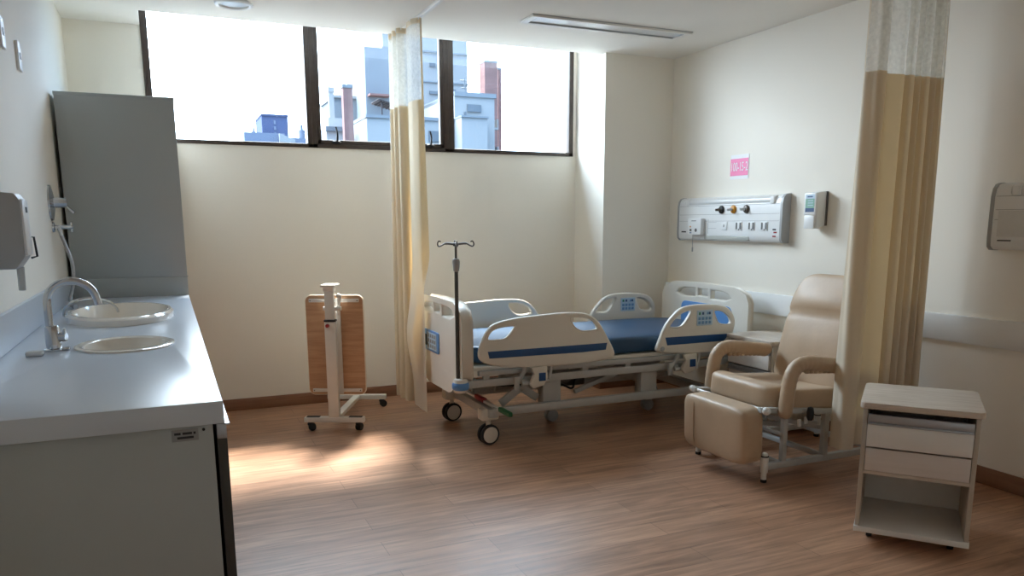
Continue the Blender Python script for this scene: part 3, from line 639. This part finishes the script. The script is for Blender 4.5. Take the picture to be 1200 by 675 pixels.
# IV pole in the near foot corner
px_, py_ = 1.565, 4.362
iv = thing('iv_pole', 'slim dark steel drip stand pole with hooks, standing in the bed foot corner', 'iv pole', (px_, py_, .46))
obj('lower_tube', MB().cyl((px_, py_, .461), (px_, py_, 1.12), .0115, seg=16), M['darkmetal'], iv)
obj('clamp', MB().lathe([(.011, 0), (.018, .008), (.021, .03), (.023, .06), (.019, .075), (.009, .082)], (px_, py_, 1.11)), M['greyplastic'], iv)
obj('upper_tube', MB().cyl((px_, py_, 1.19), (px_, py_, 1.275), .0075, seg=14), M['darkmetal'], iv)
hk = obj('hook_head', MB().cyl((px_, py_, 1.262), (px_, py_, 1.282), .017, bev=.004), M['darkmetal'], iv)
for k in range(4):
    a = -.28 + k * PI / 2; ux, uy = math.cos(a), math.sin(a)
    pt = [(.01, 1.275), (.06, 1.278), (.082, 1.268), (.1, 1.262), (.108, 1.275), (.1, 1.292), (.088, 1.288)]
    obj('hook', MB().tube(cr_open([(px_ + ux * r_, py_ + uy * r_, z_) for r_, z_ in pt], 5), [.007] * 6 + [.0045] * 25, 8), M['darkmetal'], hk)

# ------------------------------------------------------------------ recliner
rc = thing('recliner_chair', 'taupe vinyl reclining hospital armchair with raised footrest hanging down, beside the curtain', 'armchair', (3.2, 3.405, 0))
YN_, YF_ = 3.118, 3.69
def fr():
    f = MB()
    return f
f = MB()
for y in (YN_, YF_):
    f.b2((2.875, y - .016, .07), (3.86, y + .016, .108), bev=.004)
    f.beam((2.82, y, .41), (3.5, y, .335), .03, .03)
    f.b2((2.985, y - .014, .1), (3.015, y + .014, .395), bev=.003)
    f.b2((3.28, y - .016, .1), (3.315, y + .016, .36), bev=.003)
for x in (2.99, 3.32, 3.7): f.b2((x - .015, YN_, .075), (x + .015, YF_, .103), bev=.003)
f.beam((2.99, 3.25, .33), (3.45, 3.3, .2), .025, .025).beam((2.99, 3.6, .33), (3.5, 3.6, .2), .025, .025).beam((2.98, YN_, .26), (2.98, YF_, .26), .02, .02)
f.beam((3.0, 3.45, .25), (3.3, 3.45, .2), .02, .03)
obj('frame', f, M['bedmetal'], rc)
for x, y in ((2.875, YN_), (2.875, YF_), (3.83, YN_), (3.83, YF_)):
    lg = obj('leg', MB().cyl((x, y, .055), (x, y, .15), .021, bev=.003).cyl((x, y, .012), (x, y, .06), .015).sph((x, y, .153), .018, (1, 1, .9)), M['whitemetal'], rc)
    obj('rubber_foot', MB().cyl((x, y, 0), (x, y, .018), .017, bev=.003).cyl((x, y, .144), (x, y, .15), .0215), M['black'], lg)
def seatfn(v):
    x, y, z = v
    return (x, y, z + (.02 * (1 - min(1, ((x + .23) / .12) ** 2)) if x < -.11 and z > 0 else 0) - (.018 * (1 - (y / .27) ** 2) if z > 0 and x > -.2 else 0))
obj('seat', MB().cushion((3.205, 3.41, .425), (.61, .56, .135), 7, 16, rot=(0, .065, 0), fn=seatfn), M['vinyl'], rc, 60)
# footrest: thick pad hanging from the front rod
ftr = obj('footrest', MB().cushion((2.785, 3.375, .262), (.155, .54, .318), 7, 16, rot=(0, -.04, 0)), M['vinyl'], rc, 60)
obj('seam', MB().tube(cr_open([(2.735, 3.53, .415), (2.707, 3.528, .38), (2.703, 3.527, .275), (2.71, 3.525, .15), (2.74, 3.523, .108)], 6), .0035, 6), M['vinyl'], ftr)
obj('pivot_rod', MB().cyl((2.838, 3.06, .41), (2.838, 3.73, .41), .009).sph((2.838, 3.72, .41), .02).sph((2.838, 3.085, .41), .022), M['whitemetal'], rc)
# backrest: leaning pad with a headrest roll and a fold between them
def backfn(v):
    x, y, z = v
    w = 1 - .13 * max(0, (z - .1) / .26) ** 2
    fold = math.exp(-((z - .10) / .016) ** 2)
    swell = .022 * math.exp(-((z - .19) / .07) ** 2) + .012 * math.exp(-((z + .05) / .12) ** 2)
    if x < 0: x = x - swell * (1 - (y / .28) ** 2) + .016 * fold
    return (x, y * w, z)
obj('backrest', MB().cushion((3.53, 3.405, .735), (.125, .565, .72), 5.5, 22, rot=(0, .27, 0), fn=backfn), M['vinyl'], rc, 60)
for y, y2 in ((3.085, -1), (3.715, 1)):
    pts = [(2.965, y, .36), (2.975, y, .47), (2.985, y, .55), (3.0, y, .6), (3.035, y, .636), (3.085, y, .648), (3.15, y, .642), (3.25, y, .628), (3.41, y, .605)]
    P = cr_open(pts, 6); n_ = len(P)
    rs = [.047 + .0012 * math.sin(i * 1.9) for i in range(n_)]; rs[0] = .03; rs[1] = .046; rs[-1] = .03
    ar = obj('armrest', MB().tube(P, rs, 16, flat=.82), M['vinyl'], rc, 70)
    pl = MB()
    for k in range(9):
        a = 3.1 + k * .032; pl.sph((a, y, .603 - (a - 3.1) * .07), .017, (1, 1.1, .8), 10)
    obj('gather', pl, M['vinyl'], ar, 70)
obj('lever', MB().beam((3.07, 3.085, .34), (3.075, 3.085, .30), .02, .012).beam((3.12, 3.085, .35), (3.12, 3.085, .31), .02, .012), M['whitemetal'], rc)
obj('lever_knob', MB().lathe([(.012, 0), (.018, .015), (.02, .045), (.015, .07), (.006, .075)], (3.125, 3.062, .335)), M['handblack'], rc)

# ------------------------------------------------------------------ bedside cabinets (built in their own frame: x along the front, y to the back)
bc = thing('bedside_cabinet', 'ash bedside cabinet on wheels with two drawers and open shelf, standing alone at the right', 'cabinet', (2.83, 2.17, 0), math.radians(-51), local=True)
W_ = .21; D_ = .42
for sx in (-1, 1): obj('side_panel', MB().b2((sx * W_ - .009, 0, .075), (sx * W_ + .009, D_, .61), bev=.001), M['ashv'], bc)
obj('back_panel', MB().b2((-W_ + .009, D_ - .012, .075), (W_ - .009, D_, .61)), M['whitelam'], bc)
obj('top', MB().plate(rrect(-.232, -.022, .232, D_ + .02, .028, 5), [], .027, Matrix.Translation((0, 0, .6235)), .003), M['ash'], bc)
obj('base_shelf', MB().b2((-W_ - .012, -.008, .05), (W_ + .012, D_, .075), bev=.002), M['whitelam'], bc)
obj('divider_shelf', MB().b2((-W_ + .009, .0, .316), (W_ - .009, D_ - .012, .332), bev=.001), M['ash'], bc)
for z0, z1, hd in ((.444, .587, True), (.334, .434, False)):
    z1b = z1 - .045 if hd else z1
    dr = obj('drawer', MB().b2((-W_ + .012, -.016 if hd else -.004, z0), (W_ - .012, .004 if hd else .014, z1b), bev=.001).b2((-W_ + .02, .014, z0 + .01), (W_ - .02, D_ - .03, z0 + .02)).b2((-W_ + .02, .014, z0 + .01), (-W_ + .032, D_ - .03, z1b - .02)).b2((W_ - .032, .014, z0 + .01), (W_ - .02, D_ - .03, z1b - .02)), M['whitelam'] if hd else M['palelam'], bc)
    if hd:
        obj('handle', MB().b2((-W_ + .012, -.012, z1b + .006), (W_ - .012, .004, z1), bev=.002).b2((-W_ + .012, -.02, z1b), (W_ - .012, .002, z1b + .007), bev=.001).b2((-W_ + .012, -.02, z1 - .004), (W_ - .012, 0, z1), bev=.001), M['alu'], dr)
for sx in (-1, 1):
    for y in (.09, D_ - .05):
        obj('caster', MB().cyl((sx * .16, y, .05), (sx * .16, y, .04), .012).cyl((sx * .16 - .012, y, .022), (sx * .16 + .012, y, .022), .022, bev=.003).box((sx * .16, y, .036), (.03, .03, .014), bev=.003), M['black'], bc)
bc2 = copy_tree(bc)
bc2.location = (3.525, 4.02, 0); bc2.rotation_euler = (0, 0, -PI / 2)
bc['group'] = bc2['group'] = 'ash bedside cabinets'
dr2 = [o for o in bpy.data.objects if o.parent == bc2 and o.name.startswith('drawer')][-1]
obj('handle', MB().b2((-W_ + .012, -.012, .404), (W_ - .012, .004, .434), bev=.002).b2((-W_ + .012, -.02, .398), (W_ - .012, -.004, .405), bev=.001), M['alu'], dr2)
bc2['label'] = 'ash bedside cabinet behind the recliner, against the right wall at the bed head'

# ------------------------------------------------------------------ right wall fittings
def head_unit(y0, y1, label, full):
    """y0 far end, y1 near end"""
    t = thing('bedhead_panel', label, 'wall panel', (XR, (y0 + y1) / 2, 1.26))
    sec = [(XR, 1.254), (XR - .045, 1.254), (XR - .066, 1.272), (XR - .07, 1.31), (XR - .07, 1.52), (XR - .062, 1.558), (XR - .045, 1.58), (XR - .02, 1.588), (XR, 1.588)]
    obj('housing', MB().prism([(a, b) for a, b in sec], 1, y1 + .02, y0 - .02), M['whiteplastic'], t, 50)
    sec2 = [(a - (.003 if a < XR else 0), b + (.003 if b > 1.4 else -.003)) for a, b in sec]
    for a, b in ((y1, y1 + .02), (y0 - .02, y0)): obj('end_cap', MB().prism(sec2, 1, a, b, .0), M['greyplastic'], t, 50)
    obj('tube_cover', MB().cyl((XR - .042, y1 + .09, 1.548), (XR - .042, y0 - .1, 1.548), .031, seg=24), M['diffuser'], t)
    for y in (y0 - .13, y1 + .1): obj('clip', MB().prism([(XR - .078, 1.525), (XR - .078, 1.57), (XR - .045, 1.587), (XR - .03, 1.52)], 1, y - .02, y + .02, .003), M['whiteplastic'], t)
    gr = MB()
    for z in (1.522, 1.455, 1.405): gr.b2((XR - .0712, y1 + .03, z - .0012), (XR - .0695, y0 - .03, z + .0012))
    obj('groove', gr, M['greyplastic'], t)
    obj('lower_lamp', MB().b2((XR - .072, y1 + .33, 1.262), (XR - .05, y0 - .36, 1.294), bev=.004), M['inset'], t)
    return t
hu = head_unit(5.36, 4.16, 'white bedhead services panel with gas outlets and sockets, above the bed head', True)
XF = XR - .07
for y, mname in ((4.815, 'black'), (4.678, 'amber'), (4.537, 'darkmetal')):
    go = obj('gas_outlet', MB().lathe([(.03, 0), (.03, .008), (.024, .014), (.014, .017), (.001, .017)], (XF, y - .012, 1.49), mat=Matrix.Rotation(-PI / 2, 4, 'Y')), M[mname], hu)
    obj('spigot', MB().cyl((XF - .012, y - .008, 1.49), (XF - .05, y + .0, 1.488), .011, .009), M['darkmetal'] if mname == 'black' else M['steel'], go)
for i, y in enumerate((4.766, 4.602, 4.464, 4.332)):
    so = obj('socket', MB().b2((XF - .005, y - .035, 1.337), (XF, y + .035, 1.4), bev=.002), M['whiteplastic'], hu)
    sl = MB()
    if i == 0: sl.b2((XF - .006, y - .004, 1.36), (XF - .004, y + .004, 1.378))
    else:
        for dy in (-.03, .012): sl.b2((XF - .0065, y + dy, 1.345), (XF - .004, y + dy + .016, 1.393))
        sl.cyl((XF - .006, y - .005, 1.343), (XF - .004, y - .005, 1.343), .006, seg=12)
    obj('socket_slot', sl, M['slot'], so)
ln = MB()
for z in (1.395, 1.35): ln.b2((XF - .001, 4.86, z - .001), (XF + .0005, 4.96, z + .001))
ln.b2((XF - .001, 4.958, 1.31), (XF + .0005, 4.961, 1.42))
obj('blank_plate', ln, M['greyplastic'], hu)
mk = MB()
for z, y, mi in ((1.345, 4.235, 0), (1.325, 4.225, 1), (1.298, 4.235, 1)): mk.b2((XF - .001, y - .02, z - .005), (XF + .0005, y + .012, z + .005), mi=mi)
mk.b2((XF - .001, 5.24, 1.315), (XF + .0005, 5.3, 1.325), mi=0)
obj('maker_mark', mk, [M['ink'], M['red']], hu)
cb2 = thing('nurse_call', 'small white nurse call box with pull cord on the bedhead panel', 'call box', (XF - .02, 5.09, 1.36))
obj('case', MB().b2((XF - .04, 5.0, 1.298), (XF - .0005, 5.165, 1.427), bev=.004), M['whiteplastic'], cb2)
bt = MB().b2((XF - .041, 5.06, 1.405), (XF - .0395, 5.12, 1.41), mi=0).cyl((XF - .042, 5.13, 1.362), (XF - .039, 5.13, 1.362), .007, mi=1, seg=12).cyl((XF - .042, 5.06, 1.335), (XF - .039, 5.06, 1.335), .014, mi=0, seg=14).b2((XF - .041, 5.115, 1.325), (XF - .0395, 5.14, 1.345), mi=0).b2((XF - .041, 5.115, 1.31), (XF - .0395, 5.14, 1.318), mi=2)
obj('button', bt, [M['slot'], M['amber'], M['labelblue']], cb2)
obj('pull_cord', MB().cyl((XF - .03, 5.11, 1.3), (XF - .03, 5.108, 1.19), .002, seg=8).cyl((XF - .03, 5.108, 1.2), (XF - .03, 5.107, 1.165), .006, seg=10), M['greyplastic'], cb2)
hu2 = head_unit(2.685, 1.5, 'white bedhead services panel cut by the right frame edge', False)
mk = MB().b2((XF - .002, 2.5, 1.325), (XF, 2.62, 1.34), mi=0).b2((XF - .002, 2.56, 1.298), (XF, 2.63, 1.304), mi=1)
obj('maker_mark', mk, [M['green'], M['ink']], hu2)
obj('cover_plate', MB().b2((XF - .006, 2.0, 1.32), (XF, 2.635, 1.45), bev=.002), M['diffuser'], hu2)

sg_ = thing('room_sign', 'pink and white paper bed number sign above the bedhead panel', 'sign', (XR, 4.706, 1.71))
obj('sheet', MB().b2((XR - .003, 4.606, 1.712), (XR, 4.806, 1.89)), M['paper'], sg_)
obj('pink_band', MB().b2((XR - .0038, 4.61, 1.738), (XR - .0025, 4.806, 1.862)), M['pink'], sg_)
obj('number', MB().text('100-15-2', .074, Matrix.Translation((XR - .0042, 4.708, 1.8)) @ Matrix(((0, 0, -1, 0), (-.7, 0, 0, 0), (0, 1.25, 0, 0), (0, 0, 0, 1)))), M['paper'], sg_)

sd = thing('sanitizer_dispenser', 'white hand sanitizer dispenser with blue label on the wall beside the bedhead panel', 'dispenser', (XR, 3.88, 1.36))
obj('back_plate', MB().b2((XR - .012, 3.828, 1.372), (XR, 3.945, 1.592), bev=.004), M['slot'], sd)
obj('housing', MB().prism([(XR - .012, 1.372), (XR - .075, 1.352), (XR - .09, 1.365), (XR - .092, 1.55), (XR - .084, 1.585), (XR - .012, 1.592)], 1, 3.834, 3.94, .006), M['whiteplastic'], sd, 50)
fc = obj('front_cover', MB().b2((XR - 0.0990, 3.836, 1.443), (XR - 0.0880, 3.938, 1.583), bev=.004), M['whiteplastic'], sd)
lb = MB().b2((XR - 0.1000, 3.849, 1.46), (XR - 0.0985, 3.925, 1.485), mi=0).b2((XR - 0.1000, 3.849, 1.485), (XR - 0.0985, 3.925, 1.545), mi=1).b2((XR - 0.1000, 3.849, 1.545), (XR - 0.0985, 3.925, 1.572), mi=2)
for z in (1.5, 1.515, 1.53): lb.b2((XR - 0.1005, 3.86, z), (XR - 0.1000, 3.905, z + .005), mi=2)
lb.b2((XR - 0.1005, 3.865, 1.554), (XR - 0.1000, 3.91, 1.562), mi=0)
obj('label', lb, [M['labelblue'], M['labelgreen'], M['keypad']], fc)
obj('push_bar', MB().b2((XR - 0.1020, 3.842, 1.352), (XR - 0.0860, 3.93, 1.438), bev=.006), M['whiteplastic'], sd)

# ------------------------------------------------------------------ the town outside
G = -22.
def bld(name, label, loc, mat, boxes, cat='building'):
    t = thing(name, label, cat, loc)
    m = MB()
    for lo, hi in boxes: m.b2(lo, hi)
    obj('walls', m, mat, t); return t
def wins(t, y, rects, mat='bwin'):
    for x0, z0, x1, z1 in rects: obj('window', MB().b2((x0, y - .06, z0), (x1, y + .04, z1)), M[mat], t)
t = bld('apartment_block', 'dark blue distant block on the skyline seen through the left window', (11.75, 93, G), M['farb'], [((10.3, 90, G), (13.05, 96, 12.95))])
wins(t, 90, [(11.55, 12.0, 11.75, 12.4), (11.55, 11.4, 11.75, 11.8), (11.55, 10.8, 11.75, 11.2)], 'farb2')
obj('parapet', MB().b2((10.25, 89.9, 12.85), (13.1, 96.1, 13.05)), M['farb'], t)
t = bld('low_building', 'low pale distant roofline in front of the dark blue block', (11.2, 88, G), M['farb2'], [((8.14, 87, G), (12.2, 89, 10.75)), ((12.2, 86.5, G), (14.35, 89, 10.3))])
obj('finial', MB().cyl((9.2, 88, 10.7), (9.2, 88, 11.0), .2).cyl((9.2, 88, 11), (9.2, 88, 11.3), .1), M['farb2'], t)
obj('finial', MB().cyl((14.0, 87, 10.3), (14.0, 87, 11.2), .35).cyl((14.0, 87, 11.2), (14.0, 87, 11.7), .15), M['farb2'], t)
obj('roof_slope', MB().prism([(11.6, 10.7), (13.2, 10.1), (13.2, 9.8), (11.6, 9.8)], 1, 86.4, 88.9), M['conc3'], t)
def stack(name, label, x0, x1, y, z1, mat, cap):
    t = thing(name, label, 'chimney', ((x0 + x1) / 2, y + .25, G))
    obj('shaft', MB().b2((x0, y, G), (x1, y + (x1 - x0), z1 - cap)), M[mat], t)
    obj('cap', MB().b2((x0 - .02, y - .02, z1 - cap), (x1 + .02, y + (x1 - x0) + .02, z1)), M['conc2'] if mat == 'brick' else M['conc3'], t)
stack('chimney', 'tall red brick chimney seen through the middle window, left of the tower', 6.41, 6.76, 30, 6.49, 'brick', .12)
stack('chimney', 'slim white vent stack left of the red brick chimney', 6.66, 6.87, 34, 7.02, 'conc3', .2)
stack('chimney', 'broad red brick chimney right of the tower', 13.32, 13.93, 33, 8.41, 'brick', .08)
stack('chimney', 'thin dark red chimney beside the broad brick chimney', 14.38, 14.54, 34, 8.36, 'brick', .1)
t = bld('apartment_block', 'pale grey blue block behind the slim white vent stack', (8, 37, G), M['conc2'], [((7.27, 36, G), (8.9, 39, 7.0))])
obj('parapet', MB().b2((7.2, 35.9, 6.9), (8.95, 39.1, 7.02)), M['conc3'], t)
t = bld('low_building', 'low pale roofs at the foot of the red brick chimney', (6.7, 32, G), M['conc3'], [((6.02, 31.5, G), (6.9, 33.4, 5.1)), ((6.48, 33.4, G), (7.1, 33.9, 5.7))])
obj('roof_edge', MB().b2((5.98, 31.4, 4.95), (6.92, 31.6, 5.12)), M['bwin'], t)
t = bld('tower', 'tall pale tower block behind the cream curtain, rising past the ceiling line', (12.2, 41, G), M['conc3'], [((10.1, 38, G), (14.4, 46, 12.6)), ((14.4, 39.5, G), (14.9, 45, 11.0))])
wins(t, 38, [(12.41, 8.95, 12.7, 9.12), (12.89, 8.95, 13.15, 9.12), (12.38, 7.66, 12.95, 7.8), (12.36, 6.85, 12.8, 6.98), (10.2, 8.75, 10.42, 8.9), (10.18, 7.62, 10.38, 7.8), (13.4, 7.7, 13.75, 7.95), (12.4, 5.3, 12.95, 5.75), (13.3, 9.0, 13.6, 9.15)])
obj('floor_band', MB().b2((10.05, 37.95, 9.6), (14.45, 38.0, 9.68)).b2((10.05, 37.95, 8.2), (14.45, 38.0, 8.26)), M['conc2'], t)
t = bld('stair_block', 'windowless grey blue block standing against the left side of the tower', (8.6, 35, G), M['conc2'], [((8.24, 34, G), (9.3, 35.8, 8.75))])
obj('ledge', MB().b2((8.3, 33.5, 6.72), (9.2, 34, 6.8)), M['brick'], t)
t = bld('terrace_block', 'pale terrace building with roof pergola in front of the tower', (8.9, 31, G), M['conc3'], [((7.27, 30, G), (10.78, 33, 5.42))])
pg = MB().beam((7.85, 31, 6.1), (8.75, 31, 5.88), 1.2, .04)
for k in range(8): pg.beam((7.9 + k * .11, 30.4, 6.06 - k * .027), (7.9 + k * .11, 31.6, 6.06 - k * .027), .03, .06)
pg.b2((7.98, 30.5, 5.4), (8.03, 30.55, 6.03)).b2((8.6, 30.5, 5.4), (8.65, 30.55, 5.9))
obj('pergola', pg, M['roofdark'], t)
wins(t, 30, [(9.7, 4.55, 10.15, 4.95)])
obj('parapet', MB().b2((7.24, 29.95, 5.34), (10.78, 33, 5.46)), M['conc2'], t)
t = bld('apartment_block', 'pale blue block with balcony right of the tower, lower half of the right window', (10.8, 29.5, G), M['conc3'], [((10.8, 30, G), (12.52, 34, 6.45)), ((10.8, 29.2, G), (11.88, 30, 5.48))])
obj('parapet', MB().b2((10.8, 29.95, 6.33), (12.58, 34.1, 6.5)).b2((10.78, 29.15, 5.43), (11.92, 30, 5.5)), M['conc2'], t)
wins(t, 30, [(11.33, 5.76, 11.92, 6.04), (11.2, 5.6, 11.28, 5.75)])
for z in (5.2, 4.1):
    obj('balcony', MB().b2((12.52, 30.6, z), (12.95, 33.8, z + .08)).b2((12.9, 30.6, z + .08), (12.95, 33.8, z + .42)), M['conc3'], t)
    for k in range(3): obj('side_window', MB().b2((12.5, 30.7 + k, z + .15), (12.55, 31.3 + k, z + .75)), M['bwin'], t)
obj('aerial', MB().cyl((12.0, 32, 6.4), (12.0, 32, 7.4), .03, seg=8).cyl((11.8, 32, 7.3), (12.2, 32, 7.3), .02, seg=8).cyl((11.85, 32, 7.0), (12.15, 32, 7.0), .02, seg=8), M['bwin'], t)

for o in list(bpy.data.objects):
    g = {'privacy_curtain': 'cream privacy curtains', 'curtain_track': 'ceiling curtain tracks', 'chimney': 'chimneys outside', 'wall_plate': 'white wall plates on the left wall', 'bedhead_panel': 'bedhead services panels', 'sink': 'sinks in the worktop', 'apartment_block': 'apartment blocks outside', 'low_building': 'low roofs outside'}.get(o.name.split('.')[0])
    if g and o.parent is None: o['group'] = g
# ------------------------------------------------------------------ light
SKY_LO, SKY_HI, SUN = 1.75, 13.0, 14.0
w = bpy.data.worlds.new('sky'); S.world = w; w.use_nodes = True
n = w.node_tree; n.nodes.clear()
out = n.nodes.new('ShaderNodeOutputWorld'); bg = n.nodes.new('ShaderNodeBackground')
tc = n.nodes.new('ShaderNodeTexCoord'); sp = n.nodes.new('ShaderNodeSeparateXYZ'); cr = n.nodes.new('ShaderNodeValToRGB')
n.links.new(tc.outputs['Generated'], sp.inputs[0]); n.links.new(sp.outputs['Z'], cr.inputs['Fac'])
e = cr.color_ramp.elements
e[0].position = 0; e[0].color = (.42, .42, .42, 1); e[1].position = 1; e[1].color = (.62, .80, 1., 1)
k = e.new(.02); k.color = (.95, .98, 1, 1); k = e.new(.35); k.color = (.84, .93, 1, 1)
# hazy sky: brightest on the sun's side (beyond the window), dimmer behind the building
dt = n.nodes.new('ShaderNodeVectorMath'); dt.operation = 'DOT_PRODUCT'; dt.inputs[1].default_value = Vector((-.32, .5, .8)).normalized()
n.links.new(tc.outputs['Generated'], dt.inputs[0])
mr = n.nodes.new('ShaderNodeMapRange'); mr.inputs[1].default_value = .1; mr.inputs[2].default_value = .95; mr.inputs[3].default_value = SKY_LO; mr.inputs[4].default_value = SKY_HI
n.links.new(dt.outputs['Value'], mr.inputs[0]); n.links.new(mr.outputs[0], bg.inputs['Strength'])
hz = n.nodes.new('ShaderNodeMapRange'); hz.inputs[1].default_value = .15; hz.inputs[2].default_value = .75; n.links.new(dt.outputs['Value'], hz.inputs[0])
bl = n.nodes.new('ShaderNodeMix'); bl.data_type = 'RGBA'; bl.blend_type = 'MULTIPLY'; bl.inputs[0].default_value = 1
tn = n.nodes.new('ShaderNodeMix'); tn.data_type = 'RGBA'; tn.inputs[6].default_value = (.42, .68, 1, 1); tn.inputs[7].default_value = (.92, .97, 1, 1)
n.links.new(hz.outputs[0], tn.inputs[0]); n.links.new(cr.outputs['Color'], bl.inputs[6]); n.links.new(tn.outputs[2], bl.inputs[7]); n.links.new(bl.outputs[2], bg.inputs['Color'])
n.links.new(bg.outputs[0], out.inputs['Surface'])
sl = bpy.data.lights.new('sun', 'SUN'); sl.energy = SUN; sl.angle = math.radians(12); sl.color = (1, .93, .82)
so = bpy.data.objects.new('sun', sl); COL.objects.link(so)
so.rotation_euler = Vector((-.235, -.638, -1)).to_track_quat('-Z', 'Y').to_euler(); so.location = (3, 12, 12)
pl = bpy.data.lights.new('window_portal', 'AREA'); pl.shape = 'RECTANGLE'; pl.size = WX1 - WX0; pl.size_y = ZT - SILL; pl.cycles.is_portal = True
po = bpy.data.objects.new('window_portal', pl); COL.objects.link(po)
po.location = ((WX0 + WX1) / 2, 6.2, (SILL + ZT) / 2); po.rotation_euler = Vector((0, -1, 0)).to_track_quat('-Z', 'Y').to_euler()

# ------------------------------------------------------------------ camera
FPX, PPY = 901.49, 424.91
yaw, pitch, roll = -.416080638, .180164214, .00361410258
r0 = Vector((math.cos(yaw), math.sin(yaw), 0)); fw = Vector((-math.sin(yaw) * math.cos(pitch), math.cos(yaw) * math.cos(pitch), -math.sin(pitch)))
dn = fw.cross(r0)
rt = r0 * math.cos(roll) + dn * math.sin(roll); dn2 = dn * math.cos(roll) - r0 * math.sin(roll)
cam = bpy.data.cameras.new('camera'); co = bpy.data.objects.new('camera', cam); COL.objects.link(co)
co.matrix_world = Matrix.Translation((0, 0, 1.4)) @ Matrix((rt, -dn2, -fw)).transposed().to_4x4()
cam.sensor_width = 36; cam.sensor_fit = 'HORIZONTAL'; cam.lens = 36 * FPX / 1200
cam.shift_y = (PPY - 337.5) / 1200; cam.clip_start = .05; cam.clip_end = 500
S.camera = co
S.view_settings.view_transform = 'Standard'; S.view_settings.look = 'None'; S.view_settings.gamma = 1
S.view_settings.use_curve_mapping = False; S.view_settings.exposure = 1.18
cy = S.cycles
cy.max_bounces = 16; cy.diffuse_bounces = 12; cy.glossy_bounces = 5; cy.transparent_max_bounces = 16; cy.transmission_bounces = 6
cy.sample_clamp_indirect = 8; cy.caustics_reflective = False; cy.caustics_refractive = False
cy.use_denoising = True
